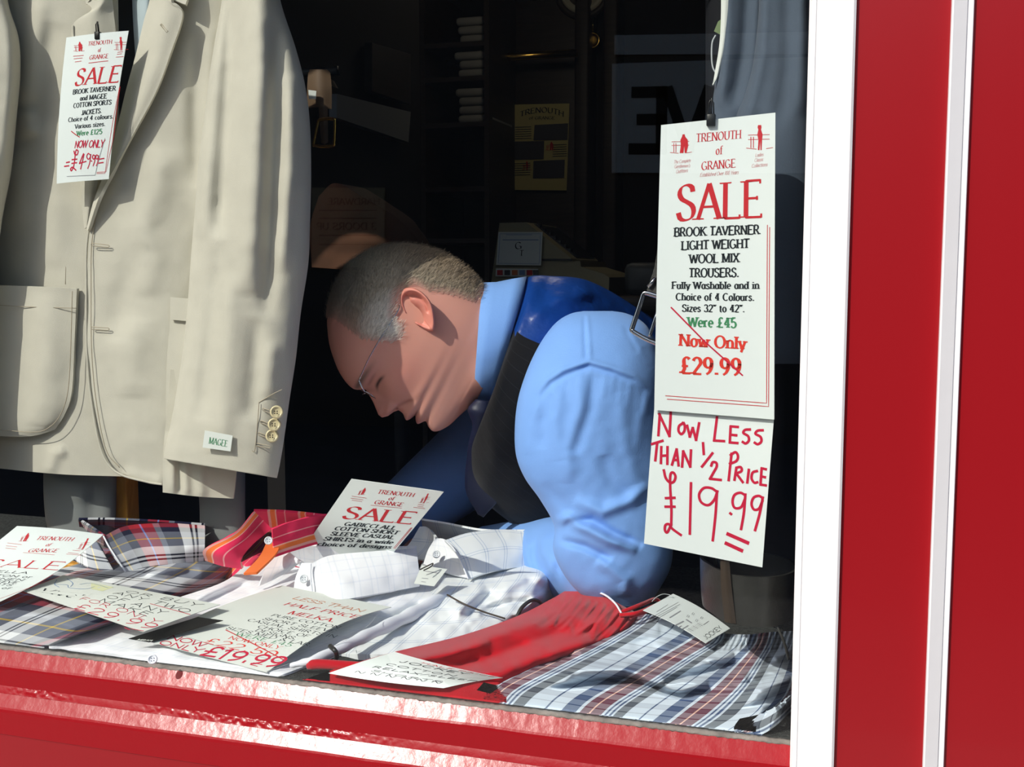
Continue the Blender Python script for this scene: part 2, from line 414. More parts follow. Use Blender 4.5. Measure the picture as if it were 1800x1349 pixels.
def glass_mat():
    m = bpy.data.materials.new('window_glass'); m.use_nodes = True; nt = m.node_tree
    for n in list(nt.nodes): nt.nodes.remove(n)
    o = nt.nodes.new('ShaderNodeOutputMaterial'); tr = nt.nodes.new('ShaderNodeBsdfTransparent'); gl = nt.nodes.new('ShaderNodeBsdfGlossy')
    tr.inputs[0].default_value = (.975, .985, .98, 1); gl.inputs['Roughness'].default_value = 0.0
    lw = nt.nodes.new('ShaderNodeLayerWeight'); pw = nt.nodes.new('ShaderNodeMath'); pw.operation = 'POWER'; pw.inputs[1].default_value = 5
    ma = nt.nodes.new('ShaderNodeMath'); ma.operation = 'MULTIPLY_ADD'; ma.inputs[1].default_value = .9; ma.inputs[2].default_value = .04
    mx = nt.nodes.new('ShaderNodeMixShader')
    nt.links.new(lw.outputs['Facing'], pw.inputs[0]); nt.links.new(pw.outputs[0], ma.inputs[0]); nt.links.new(ma.outputs[0], mx.inputs[0])
    nt.links.new(tr.outputs[0], mx.inputs[1]); nt.links.new(gl.outputs[0], mx.inputs[2]); nt.links.new(mx.outputs[0], o.inputs[0])
    return m
M['glass'] = glass_mat()
# ------------------------------------------------------------------ stroke alphabet (serif, slab and marker lettering are all drawn from it)
def arc(cx, cy, rx, ry, a0, a1, n=None):
    n = n or max(4, int(abs(a1-a0)/22))
    return [(cx+rx*math.cos(math.radians(a0+(a1-a0)*i/n)), cy+ry*math.sin(math.radians(a0+(a1-a0)*i/n))) for i in range(n+1)]
def cur(pts, n=18): return [tuple(p) for p in crom(np.array(pts, float), n)]
G = {}
def g(ch, adv, *st): G[ch] = (adv, st)
g('A', .76, [(.02,0),(.38,1)], [(.38,1),(.74,0)], [(.15,.35),(.61,.35)])
g('B', .68, [(.1,0),(.1,1)], [(.1,1)]+arc(.38,.76,.2,.24,90,-90)+[(.1,.52)], [(.1,.52)]+arc(.4,.26,.24,.26,90,-90)+[(.1,0)])
g('C', .76, arc(.42,.5,.36,.5,48,312))
g('D', .8, [(.1,0),(.1,1)], [(.1,1)]+arc(.34,.5,.4,.5,90,-90)+[(.1,0)])
g('E', .66, [(.1,0),(.1,1)], [(.1,1),(.56,1)], [(.1,.52),(.46,.52)], [(.1,0),(.6,0)])
g('F', .6, [(.1,0),(.1,1)], [(.1,1),(.56,1)], [(.1,.5),(.46,.5)])
g('G', .82, arc(.42,.5,.36,.5,48,330), [(.73,.42),(.73,.08)], [(.5,.42),(.73,.42)])
g('H', .8, [(.1,0),(.1,1)], [(.7,0),(.7,1)], [(.1,.52),(.7,.52)])
g('I', .26, [(.13,0),(.13,1)])
g('J', .46, [(.34,1),(.34,.24)]+arc(.18,.24,.16,.24,-10,-160))
g('K', .74, [(.1,0),(.1,1)], [(.64,1),(.1,.42)], [(.26,.58),(.7,0)])
g('L', .62, [(.1,0),(.1,1)], [(.1,0),(.58,0)])
g('M', .96, [(.1,0),(.1,1)], [(.1,1),(.48,.06)], [(.48,.06),(.86,1)], [(.86,1),(.86,0)])
g('N', .82, [(.1,0),(.1,1)], [(.1,1),(.72,0)], [(.72,0),(.72,1)])
g('O', .86, arc(.43,.5,.37,.5,90,450))
g('P', .64, [(.1,0),(.1,1)], [(.1,1)]+arc(.36,.73,.22,.27,90,-90)+[(.1,.46)])
g('Q', .86, arc(.43,.5,.37,.5,90,450), [(.5,.2),(.8,-.1)])
g('R', .72, [(.1,0),(.1,1)], [(.1,1)]+arc(.36,.74,.22,.26,90,-90)+[(.1,.48)], [(.34,.48),(.7,0)])
g('S', .64, cur([(.54,.8),(.5,.94),(.33,1),(.16,.94),(.09,.77),(.17,.61),(.34,.52),(.52,.41),(.58,.24),(.5,.06),(.31,0),(.13,.05),(.06,.22)], 30))
g('T', .7, [(.35,0),(.35,1)], [(.03,1),(.67,1)])
g('U', .78, [(.1,1),(.1,.32)]+arc(.39,.32,.29,.32,180,360)+[(.68,1)])
g('V', .74, [(.02,1),(.37,0)], [(.37,0),(.72,1)])
g('W', 1.04, [(.02,1),(.28,0)], [(.28,0),(.52,.94)], [(.52,.94),(.76,0)], [(.76,0),(1.02,1)])
g('X', .72, [(.04,1),(.68,0)], [(.04,0),(.66,1)])
g('Y', .7, [(.02,1),(.35,.48)], [(.68,1),(.35,.48)], [(.35,.48),(.35,0)])
g('Z', .66, [(.06,1),(.6,1)], [(.6,1),(.05,0)], [(.05,0),(.62,0)])
g('a', .58, arc(.27,.33,.2,.33,0,360), [(.48,.66),(.48,0)])
g('b', .58, [(.1,0),(.1,1)], arc(.31,.33,.21,.33,180,-180))
g('c', .52, arc(.29,.33,.22,.33,50,310))
g('d', .6, arc(.27,.33,.2,.33,0,360), [(.49,0),(.49,1)])
g('e', .54, [(.07,.36),(.48,.36)]+arc(.28,.34,.21,.33,5,312))
g('f', .36, [(.16,0),(.16,.8)]+arc(.31,.8,.15,.2,180,50), [(.02,.66),(.34,.66)])
g('g', .58, arc(.27,.33,.2,.33,0,360), [(.48,.66),(.48,-.08)]+arc(.28,-.08,.2,.2,0,-150))
g('h', .6, [(.1,0),(.1,1)], [(.1,.38)]+arc(.3,.42,.2,.25,170,0)+[(.5,0)])
g('i', .26, [(.13,0),(.13,.66)], [(.13,.82),(.13,.94)])
g('j', .28, [(.16,.66),(.16,-.1)]+arc(.03,-.1,.13,.18,0,-100))
g('k', .56, [(.1,0),(.1,1)], [(.46,.66),(.1,.28)], [(.22,.38),(.5,0)])
g('l', .24, [(.12,0),(.12,1)])
g('m', .9, [(.1,0),(.1,.66)], [(.1,.4)]+arc(.28,.42,.17,.25,170,0)+[(.45,0)], [(.45,.4)]+arc(.63,.42,.17,.25,170,0)+[(.8,0)])
g('n', .6, [(.1,0),(.1,.66)], [(.1,.38)]+arc(.3,.42,.2,.25,170,0)+[(.5,0)])
g('o', .58, arc(.29,.33,.22,.34,90,450))
g('p', .58, [(.1,-.28),(.1,.66)], arc(.31,.33,.21,.33,180,-180))
g('q', .58, arc(.27,.33,.2,.33,0,360), [(.48,.66),(.48,-.28)])
g('r', .42, [(.1,0),(.1,.66)], [(.1,.36)]+arc(.28,.44,.17,.22,170,50))
g('s', .46, cur([(.38,.54),(.3,.65),(.2,.67),(.1,.6),(.1,.46),(.22,.36),(.36,.27),(.38,.12),(.26,0),(.12,.02),(.05,.14)], 20))
g('t', .36, [(.16,.86),(.16,.14)]+arc(.27,.14,.11,.14,190,310), [(.02,.66),(.33,.66)])
g('u', .6, [(.1,.66),(.1,.24)]+arc(.29,.24,.19,.24,180,350), [(.49,.66),(.49,0)])
g('v', .54, [(.03,.66),(.27,0)], [(.27,0),(.51,.66)])
g('w', .8, [(.03,.66),(.22,0)], [(.22,0),(.4,.6)], [(.4,.6),(.58,0)], [(.58,0),(.77,.66)])
g('x', .52, [(.04,.66),(.48,0)], [(.04,0),(.47,.66)])
g('y', .54, [(.03,.66),(.28,.02)], [(.51,.66),(.2,-.26)])
g('z', .5, [(.06,.66),(.44,.66)], [(.44,.66),(.05,0)], [(.05,0),(.46,0)])
g('0', .62, arc(.31,.5,.24,.5,90,450))
g('1', .4, [(.22,0),(.22,1)], [(.22,1),(.08,.82)])
g('2', .62, arc(.3,.72,.23,.28,165,-20)+[(.06,0)], [(.06,0),(.56,0)])
g('3', .6, arc(.28,.76,.22,.24,160,-90), arc(.28,.27,.25,.27,90,-160))
g('4', .64, [(.42,0),(.42,1)], [(.42,1),(.05,.3)], [(.05,.3),(.6,.3)])
g('5', .6, [(.5,1),(.14,1)], [(.14,1),(.1,.56)]+arc(.28,.3,.26,.31,125,-150))
g('6', .6, cur([(.48,.96),(.28,.86),(.12,.6),(.07,.32)], 8)+arc(.3,.3,.23,.3,180,-180))
g('7', .58, [(.06,1),(.54,1)], [(.54,1),(.22,0)])
g('8', .6, arc(.3,.76,.2,.24,90,450), arc(.3,.27,.24,.27,90,450))
g('9', .6, arc(.29,.7,.22,.3,0,360), cur([(.51,.7),(.48,.4),(.36,.14),(.18,.0)], 8))
g('£', .62, arc(.36,.76,.18,.24,30,180)+[(.22,.3),(.08,.02)], [(.08,.02),(.58,.02)], [(.05,.46),(.44,.46)])
g('.', .28, [(.13,.0),(.13,.12)]); g(',', .26, [(.14,.06),(.08,-.14)])
g("'", .22, [(.12,1),(.1,.78)]); g('"', .36, [(.1,1),(.08,.76)], [(.24,1),(.22,.76)])
g('/', .44, [(.02,-.06),(.4,1)]); g(' ', .34)
g('&', .78, cur([(.72,.02),(.3,.6),(.22,.84),(.34,1),(.46,.86),(.38,.64),(.12,.38),(.12,.12),(.3,0),(.52,.1),(.66,.44)], 26))
g('-', .4, [(.05,.4),(.35,.4)]); g('%', .8, arc(.2,.75,.15,.22,90,450), arc(.6,.25,.15,.22,90,450), [(.1,0),(.7,1)])

def ribbon(pts, wfun, ext=0.0):
    """2-D polyline -> quad strip; wfun(direction)->width"""
    P = np.array(pts, float)
    if len(P) < 2: return [], []
    D = np.diff(P, axis=0); L = np.hypot(D[:, 0], D[:, 1])
    keep = np.concatenate([[True], L > 1e-7]); P = P[keep]
    if len(P) < 2: return [], []
    D = np.diff(P, axis=0); D /= np.hypot(D[:, 0], D[:, 1])[:, None]
    if ext:
        P = P.copy(); P[0] -= D[0]*ext; P[-1] += D[-1]*ext
    T = np.concatenate([D[:1], (D[:-1]+D[1:]), D[-1:]]); T /= np.hypot(T[:, 0], T[:, 1])[:, None]+1e-9
    N = np.stack([-T[:, 1], T[:, 0]], 1)
    w = np.array([wfun(t) for t in T])[:, None]*.5
    V = np.concatenate([P+N*w, P-N*w]); n = len(P)
    return V, [(i, i+1, n+i+1, n+i) for i in range(n-1)]
def split(pts, step):
    out = [pts[0]]
    for a, b in zip(pts[:-1], pts[1:]):
        k = max(1, int(math.hypot(b[0]-a[0], b[1]-a[1])/step))
        for i in range(1, k+1): out.append((a[0]+(b[0]-a[0])*i/k, a[1]+(b[1]-a[1])*i/k))
    return out
def glyph_polys(ch, style, sx, sy):
    """flat quads for a glyph in metric space; sx, sy are metres per glyph unit"""
    V = []; F = []
    def put(v, f):
        if len(v) == 0: return
        o = sum(len(q) for q in V); V.append(np.array(v, float)); F.extend([tuple(o+i for i in q) for q in f])
    adv, st = G.get(ch, G[' '])
    TH = {'serif': (.175, .045, .10, .035), 'bserif': (.21, .07, .10, .05), 'slab': (.23, .13, .09, .10), 'marker': (.1, .1, 0, 0), 'fine': (.07, .07, 0, 0), 'fat': (.16, .16, 0, 0), 'sans': (.2, .2, 0, 0)}[style]
    m = min(sx, sy*1.0); thick = TH[0]*sy; thin = TH[1]*sy
    if sx < sy: thick *= max(.6, sx/sy)
    nib = math.radians({'serif': 26, 'bserif': 24}.get(style, 8))
    for pts in st:
        q = [(x*sx, y*sy) for x, y in pts]
        q = split(q, .22*sy)
        if style in ('marker', 'fine', 'fat', 'sans'):
            v, f = ribbon(q, lambda t: thick, thick*.45)
        else:
            v, f = ribbon(q, lambda t: max(thin, thick*abs(math.sin(math.atan2(t[1], t[0])-nib))), 0.0)
        put(v, f)
        if TH[2] and ch not in '.,/-':
            closed = math.hypot(pts[0][0]-pts[-1][0], pts[0][1]-pts[-1][1]) < .02
            if closed: continue
            for (ex, ey), (ix, iy) in ((pts[0], pts[1]), (pts[-1], pts[-2])):
                dx, dy = ex-ix, ey-iy
                if abs(dy) > abs(dx)*.9 and (abs(ey) < .03 or abs(ey-1) < .03 or abs(ey-.66) < .03):
                    if ch in 'VWAMN' and abs(ey) < .1 and ch in 'VW': continue
                    if ch == 'A' and ey > .9: continue
                    w = TH[2]*sy+thick*.5; hh = TH[3]*sy; yy = ey*sy; d = hh if ey < .5 else -hh
                    x0 = ex*sx
                    put([(x0-w, yy), (x0+w, yy), (x0+w*.9, yy+d), (x0-w*.9, yy+d)], [(0, 1, 2, 3)])
                elif abs(dx) > abs(dy) and ch in 'EFLTZ' and abs(ex) > .03:
                    hh = TH[2]*sy*.9; x0 = ex*sx; ww = max(thin, TH[3]*sy); yy = ey*sy
                    y0, y1 = (yy-hh, yy+thin*.5) if ey > .9 else ((yy-thin*.5, yy+hh) if ey < .1 else (yy-hh*.6, yy+hh*.6))
                    put([(x0-ww*.6, y0), (x0+ww*.6, y0), (x0+ww*.6, y1), (x0-ww*.6, y1)], [(0, 1, 2, 3)])
    return (np.concatenate(V) if V else np.zeros((0, 2))), F

class Card:
    """a sheet of card spanned by four 3-D corners (TL, TR, BR, BL) with an optional bend; print sits on its face"""
    def __init__(self, corners, bend=None, lift=.0002):
        self.c = [np.array(c, float) for c in corners]; self.bend = bend; self.ink = {}; self.lift = lift
        n = np.cross(self.c[1]-self.c[0], self.c[3]-self.c[0]); n /= np.linalg.norm(n)
        if n@(self.c[0]-EYEP) > 0: n = -n
        self.n = n
    def S(self, u, v, off=0.0):
        u = np.asarray(u, float)[..., None]; v = np.asarray(v, float)[..., None]
        a, b, c, d = self.c
        p = a*(1-u)*(1-v)+b*u*(1-v)+c*u*v+d*(1-u)*v
        h = self.bend(u[..., 0], v[..., 0])[..., None] if self.bend else 0.0
        return p+self.n*(h+off)
    def P(self, u, v): return proj(self.S(np.float64(u), np.float64(v)))
    def uv(self, px, py):
        u, v = .5, .5
        for _ in range(25):
            p = self.P(u, v); e = np.array([px, py])-p
            if abs(e).max() < .01: break
            J = np.stack([(self.P(u+1e-3, v)-p)/1e-3, (self.P(u, v+1e-3)-p)/1e-3], 1)
            du = np.linalg.lstsq(J, e, rcond=None)[0]; du = np.clip(du, -.4, .4); u += du[0]; v += du[1]
        return np.array([u, v])
    def met(self, u=.5, v=.5):
        e = 1e-3; p = self.S(np.float64(u), np.float64(v))
        return np.linalg.norm(self.S(np.float64(u+e), np.float64(v))-p)/e, np.linalg.norm(self.S(np.float64(u), np.float64(v+e))-p)/e
    def put(self, ink, UV, F):
        a = self.ink.setdefault(ink, [[], [], 0])
        if len(UV) == 0: return
        a[0].append(np.asarray(UV, float)); a[1] += [[i+a[2] for i in f] for f in F]; a[2] += len(UV)
    def text(self, t, p0, p1, h, style='serif', ink='ink_red', slant=0.0, jit=0.0, track=0.0, arch=0.0):
        """baseline from pixel p0 to pixel p1 of the photograph's frame, cap height h px measured up the card"""
        a = self.uv(*p0); b = self.uv(*p1); mu, mv = self.met(*((a+b)/2))
        e = 1e-3; q = (a+b)/2
        vpx = np.linalg.norm(self.P(q[0], q[1]+e)-self.P(*q))/e
        Lm = math.hypot((b[0]-a[0])*mu, (b[1]-a[1])*mv)
        track = track+{'slab': .07, 'serif': .07, 'bserif': .07}.get(style, 0)
        adv = [G.get(c, G[' '])[0]+track for c in t]; tot = sum(adv)
        sx = Lm/tot; sy = h/vpx*mv
        ex = np.array([(b[0]-a[0])*mu, (b[1]-a[1])*mv])/Lm           # metric basis, y down the card
        ey = np.array([ex[1], -ex[0]])
        x = 0.0
        for c, ad in zip(t, adv):
            V, Fs = glyph_polys(c, style, sx, sy)
            if len(V):
                V = V.copy(); V[:, 0] += slant*V[:, 1]
                if jit:
                    r = (R.random()-.5)*jit; k = 1+(R.random()-.5)*jit
                    V = V@np.array([[math.cos(r), math.sin(r)], [-math.sin(r), math.cos(r)]])*k
                    V[:, 1] += (R.random()-.5)*jit*sy*.5
                V[:, 0] += x*sx
                if arch:
                    xx = V[:, 0]/Lm-.5; V[:, 1] += arch*sy*(1-4*xx*xx)
                m = a*[mu, mv]+V[:, :1]*ex+V[:, 1:]*ey
                self.put(ink, m/[mu, mv], Fs)
            x += ad
    def line(self, pts, wpx, ink, smooth=False, closed=False):
        """marker stroke through pixels"""
        if smooth: pts = cur(pts, 6*len(pts))
        U = np.array([self.uv(*p) for p in pts]); c = U.mean(0); mu, mv = self.met(*c)
        e = 1e-3; vpx = (np.linalg.norm(self.P(c[0]+e, c[1])-self.P(*c))/e/mu+np.linalg.norm(self.P(c[0], c[1]+e)-self.P(*c))/e/mv)/2
        w = wpx/vpx
        V, Fs = ribbon(split([tuple(p) for p in U*[mu, mv]], .006), lambda t: w, w*.4)
        self.put(ink, V/[mu, mv], Fs)
    def poly(self, pts, ink):
        U = [self.uv(*p) for p in pts]; self.put(ink, U, [tuple(range(len(pts)))])
    def emblem(self, cx, cy, h, vx, kind=0):
        """small red print of a figure leaning on a rail; vx: pixel x-shift per pixel of height going up; two variants"""
        def q(x, y): return (cx+x*h+vx*y*h, cy-y*h)
        if kind == 0:
            body = [(-.03,-.45),(.02,-.05),(.0,.18),(.08,.36),(.1,.46),(.2,.47),(.22,.36),(.34,.2),(.36,-.1),(.28,-.45),(.2,-.45),(.18,-.1),(.14,-.45)]
        else:
            body = [(-.04,-.5),(-.02,-.1),(-.06,.12),(-.02,.32),(-.05,.4),(-.03,.5),(.09,.5),(.1,.4),(.08,.32),(.14,.12),(.12,-.1),(.1,-.5),(.06,-.5),(.05,-.12),(.02,-.5)]
        self.poly([q(x*1.05, y) for x, y in body], 'ink_red')
        w = max(.5, h*.022)
        for y in (.1, -.08): self.line([q(-.42, y), q(.42, y+.02)], w, 'ink_red')
        self.line([q(-.5, -.42), q(-.1, -.46)], w, 'ink_red'); self.line([q(.3, -.44), q(.55, -.4)], w, 'ink_red')
        for x in (-.32, -.22): self.line([q(x, -.4), q(x, .02)], w*1.4, 'ink_red')
    def build(self, name, mat, label, cat='sign', nu=10, nv=24, th=.0006, group=None):
        U, V = np.meshgrid(np.linspace(0, 1, nu), np.linspace(0, 1, nv)); P = self.S(U, V)
        B = self.S(U, V, -th)
        vv, ff = solid(P, B)
        ff = [tuple(f) for f in ff]
        base = vv.mean(0); base[2] = vv[:, 2].min()
        t = thing(name, label, cat, base, group)
        mesh('card', vv, ff, mat, t)
        nm = {'ink_red': 'red printed lettering', 'ink_black': 'black printed lettering', 'ink_green': 'green printed lettering', 'marker': 'crimson handwritten lettering', 'ink_grey': 'grey fine print',
              'ink_orange': 'orange red printed lettering', 'ink_rust': 'rust coloured handwriting', 'ink_blue': 'pale blue map lines', 'yellow_print': 'pale yellow printed patch', 'photo_dark': 'dark printed pictures'}
        for ink, (vs, fs, _) in self.ink.items():
            if not vs: continue
            uv = np.concatenate(vs)
            if ink == 'photo_dark':
                for v1 in vs:
                    mesh('picture', self.S(v1[:, 0], v1[:, 1], self.lift*1.3), [tuple(range(len(v1)))], M[ink], t, smooth=False)
                continue
            k = {'ink_red': 0, 'ink_black': 1, 'marker': 2}.get(ink, 1.5)
            Pp = self.S(uv[:, 0], uv[:, 1], self.lift*(1+.15*k))
            mesh('lettering', Pp, fs, M[ink], t, smooth=False, label=nm.get(ink))
        return t
# ================================================================== SETTING
def faded(o, m, ks):
    o.data.materials.append(M['red_faded'])
    for i, p in enumerate(o.data.polygons):
        if i % m in ks and len(p.vertices) == 4: p.material_index = 1
def struct(name, mb, mat, **k):
    o = mb.build(name, mat, **k); o['kind'] = 'structure'; return o
XL, XR = -2.9, -.0455                       # glass from left jamb to the white post
def extrude_x(prof, x0, x1, nx=2, jig=None):
    """profile of (Y, Z) swept along X"""
    m = len(prof); V = []
    for i in range(nx):
        x = x0+(x1-x0)*i/(nx-1)
        for k, (yy, zz) in enumerate(prof):
            dy, dz = jig(x, k) if jig else (0, 0)
            V.append((x, yy+dy, zz+dz))
    F = [(i*m+k, (i+1)*m+k, (i+1)*m+(k+1) % m, i*m+(k+1) % m) for i in range(nx-1) for k in range(m)]
    F += [tuple(range(m)), tuple((nx-1)*m+k for k in range(m))[::-1]]
    return V, F
def extrude_z(prof, z0, z1):
    m = len(prof); V = [(x, y, z) for z in (z0, z1) for x, y in prof]
    return V, [(k, (k+1) % m, m+(k+1) % m, m+k) for k in range(m)]+[tuple(range(m))[::-1], tuple(m+k for k in range(m))]

b = MB(); b.box((XL, -.002, 1.0535), (XR, .002, 2.5)); win = struct('window_1', b, M['glass'], smooth=False)
# sill: bevelled nosing, then a ledge below it
sn = [R.random() for _ in range(4000)]
def jig_sill(x, k): return (0, float(vnoise(np.array(x*1000.), np.array(0.), 7.0, 8))*(.00035 if k == 1 else .0001)+float(vnoise(np.array(x*1000.), np.array(k*1.), 60.0, 9))*.0006)
prof = [(.003, 1.030), (.003, 1.0556), (-.0010, 1.0550), (-.0116, 1.0388), (-.0128, 1.0366), (-.0131, 1.0340), (-.0131, 1.0095), (-.010, .995), (.003, .995)]
b = MB(); b.add(*extrude_x(prof, XL, XR+.001, 900, jig_sill)); sill = struct('trim_1', b, M['red_sill'], smooth=False)
prof = [(.003, 1.0544), (.003, 1.0566), (-.0012, 1.0562), (-.0028, 1.0536), (-.0020, 1.0520)]
def jig_p(x, k): return ((sn[int((x+3)*333) % 4000]-.5)*.0012 if k in (3, 4) else 0, (sn[int((x+3)*410) % 4000]-.5)*.0008)
b = MB(); b.add(*extrude_x(prof, XL, XR, 900, jig_p)); putty = struct('trim_2', b, M['putty'])
prof = [(-.006, .960), (-.006, 1.0092), (-.0135, 1.0092), (-.0252, .9922), (-.0262, .9900), (-.0265, .9870), (-.0265, .960)]
b = MB(); b.add(*extrude_x(prof, XL, XR+.0006, 60, lambda x, k: (0, (sn[int((x+3)*90) % 4000]-.5)*.0006 if k in (3, 4) else 0))); struct('trim_3', b, M['red_sill'], smooth=False)
# lumpy cracked paint along the joint of nosing and ledge
nx, nv = 1500, 7
xs = np.linspace(XL+.02, XR-.004, nx)
tt = np.linspace(0, 1, nv)
Xg, Tg = np.meshgrid(xs, tt)
dens = np.clip(vnoise(Xg*1000, Tg*0, 90, 3)+.45, 0, 1)
lump = (vnoise(Xg*1000, Tg*9, 1.6, 4)*.0011+vnoise(Xg*1000, Tg*9, 4.5, 5)*.0009)*dens*np.sin(np.pi*Tg)
P = np.stack([Xg, -.0127-.0040*Tg-lump, 1.0140-.0085*Tg+lump*.6+.0003*np.sin(np.pi*Tg)], -1)
V, Fs = solid(P, P+np.array([0, .004, -.004])); o = mesh('trim_4', V, Fs, M['red_sill'], kind='structure')
# red panel below the window
b = MB(); b.box((-3.2, -.0255, .12), (XR+.001, .03, .965)); struct('wall_front', b, M['red'], smooth=False)
# white post with a bead line
b = MB(); b.add(*extrude_z([(-.0465, .012), (-.0465, -.024), (-.0440, -.0295), (-.0405, -.0300), (-.0396, -.0288), (-.0386, -.0300), (-.0092, -.0300), (-.0072, -.0285), (-.0072, .012)], .1, 2.6))
struct('trim_5', b, M['white_paint'], smooth=False)
b = MB(); b.box((-.0075, -.0245, .1), (.0695, .04, 2.6)); struct('wall_right', b, M['red'], smooth=False)
b = MB(); b.add(*extrude_z([(.0690, -.02), (.0690, -.0345), (.0694, -.0352), (.0704, -.0354), (.0712, -.0350), (.0812, -.0302), (.0817, -.0285), (.0825, -.0285), (.0829, -.0290), (.0862, -.0290), (.0868, -.0280), (.0868, -.02)], .1, 2.6))
struct('trim_6', b, M['white_paint'], smooth=False)
b = MB(); b.box((.0866, -.0245, .1), (1.6, .04, 2.6)); struct('wall_right', b, M['red'], smooth=False)
b = MB(); b.box((-3.2, -.06, 2.5), (1.6, .06, 3.0)); struct('wall_front', b, M['red'], smooth=False)
b = MB(); b.box((-3.2, -.06, .12), (-2.9, .03, 2.5)); struct('wall_left', b, M['red'], smooth=False)
# shop interior
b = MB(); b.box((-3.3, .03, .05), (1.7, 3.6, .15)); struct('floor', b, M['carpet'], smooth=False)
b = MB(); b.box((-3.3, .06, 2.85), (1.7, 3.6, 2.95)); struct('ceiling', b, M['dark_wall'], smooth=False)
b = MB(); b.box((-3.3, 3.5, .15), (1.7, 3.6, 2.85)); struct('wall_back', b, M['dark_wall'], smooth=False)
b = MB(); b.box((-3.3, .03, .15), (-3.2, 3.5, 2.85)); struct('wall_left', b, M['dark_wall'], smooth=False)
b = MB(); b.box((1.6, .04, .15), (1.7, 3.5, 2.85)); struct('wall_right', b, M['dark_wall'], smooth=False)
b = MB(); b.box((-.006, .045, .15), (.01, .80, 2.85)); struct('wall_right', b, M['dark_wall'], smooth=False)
# the platform the goods lie on
pl = thing('display_platform', 'grey felt covered display platform behind the shop window', 'platform', (-1.45, .3, .15))
b = MB(); b.box((-2.85, .004, 1.036), (-.008, .60, ZB)); b.build('felt_top', M['felt'], pl, smooth=False)
b = MB(); b.box((-2.85, .034, .98), (-.008, .60, 1.036)); b.build('board', M['dark_wood'], pl, smooth=False)
for x in (-2.6, -1.45, -.25):
    b = MB(); b.box((x-.03, .08, .15), (x+.03, .56, .98)); b.build('support_panel', M['dark_wood'], pl, smooth=False)
# street side
b = MB(); b.box((-14, -2.4, -.06), (8, -.04, .12)); struct('floor', b, M['pavement'], smooth=False)
b = MB(); b.box((-14, -9.5, -.12), (8, -2.4, -.02)); struct('floor', b, M['asphalt'], smooth=False)
# ================================================================== BEIGE JACKET on its stand
_aty0 = at_y
def at_y(px, py, Y): return _aty0(px, py, np.asarray(Y, float)+.05)      # the jacket stands this much farther in
PT['y'] = at_y
JT = thing('sports_jacket', 'beige cotton sports jacket hanging on a stand in the window', 'jacket', at_y(180, 835, .20))
LIN = M['linen']
def yget(ctrl, nu, nv, fl=(), nz=.0012, ns=60, seed=1):
    PX, PY, Q = net(ctrl, nu, nv)
    Q = Q-folds(PX, PY, fl)-vnoise(PX, PY, ns, seed)*nz-vnoise(PX, PY, ns*.35, seed+1)*nz*.35
    return at_y(PX, PY, Q)
# viewer-left front
ctrl = [[(-120,-80,.265), (-20,-80,.225), (90,-80,.205), (205,-80,.225)],
        [(-120,60,.265), (0,60,.225), (100,60,.203), (207,60,.220)],
        [(-120,250,.270), (-10,250,.232), (95,250,.205), (208,250,.212)],
        [(-120,420,.275), (-10,420,.236), (95,420,.205), (212,420,.212)],
        [(-120,620,.280), (-10,620,.232), (100,620,.205), (216,620,.212)],
        [(-120,760,.280), (-10,760,.228), (105,760,.204), (218,760,.212)],
        [(-120,812,.280), (-10,823,.228), (105,834,.206), (214,838,.213)]]
P = yget(ctrl, 70, 150, [(.010, 22, [(70,-20),(58,90),(45,190)]), (.012, 18, [(48,190),(52,240)]), (.007, 26, [(20,260),(35,330),(22,400)]), (-.006, 20, [(95,40),(70,160),(60,230)]), (.006, 26, [(95,200),(92,330),(98,470)]), (.005, 12, [(115,790),(95,800),(85,835)])])
sheet('front_panel', P, .003, LIN, JT)
# viewer-right front lapping over it
ctrl = [[(278,-80,.206), (330,-80,.196), (390,-80,.205), (450,-80,.235)],
        [(262,30,.202), (325,30,.192), (385,30,.204), (450,30,.235)],
        [(225,160,.194), (305,160,.188), (375,160,.203), (440,160,.235)],
        [(186,300,.190), (280,300,.187), (360,300,.203), (430,300,.235)],
        [(160,390,.190), (262,390,.188), (350,390,.203), (420,390,.235)],
        [(152,509,.192), (250,509,.187), (330,509,.200), (400,509,.235)],
        [(153,616,.193), (245,616,.188), (325,616,.200), (390,616,.235)],
        [(161,705,.194), (243,705,.190), (320,705,.200), (385,705,.235)],
        [(179,794,.196), (245,794,.193), (312,794,.200), (380,794,.235)],
        [(204,829,.199), (256,847,.197), (312,853,.202), (380,858,.235)]]
PX, PY, Q = net(ctrl, 70, 150)
FL = [(.008, 30, [(285,260),(275,330),(250,400),(262,520)]), (-.006, 24, [(255,430),(215,520),(205,600)]), (.005, 30, [(235,560),(232,700)]), (-.007, 16, [(346,60),(345,200),(347,330)]), (.006, 20, [(372,40),(365,200),(356,420)]), (.004, 12, [(215,830),(250,842),(290,850)])]
Q = Q-folds(PX, PY, FL)-vnoise(PX, PY, 60, 4)*.0012-vnoise(PX, PY, 20, 5)*.0005
P = at_y(PX, PY, Q)
rf = sheet('front_panel', P, .0035, LIN, JT)
def edge_bead(pts, Y, r, name, mat, parent, mode='y'):
    c = cur(pts, 8*len(pts)); c = np.array(c)
    V, F = tube_vf(PT[mode](c[:, 0], c[:, 1], np.full(len(c), Y)), r, 6)
    return mesh(name, V, F, mat, parent)
edge_bead([(163,372),(153,430),(152,509),(153,616),(161,705),(179,794),(206,831),(256,847),(286,852)], .1925, .0016, 'edge_seam', LIN, JT)
edge_bead([(170,372),(161,430),(160,509),(161,616),(169,705),(186,790),(210,822)], .1885, .0006, 'topstitch', M['linen_dark'], JT)
edge_bead([(118,325),(117,420),(115,500)], .2035, .0006, 'topstitch', M['linen_dark'], JT)
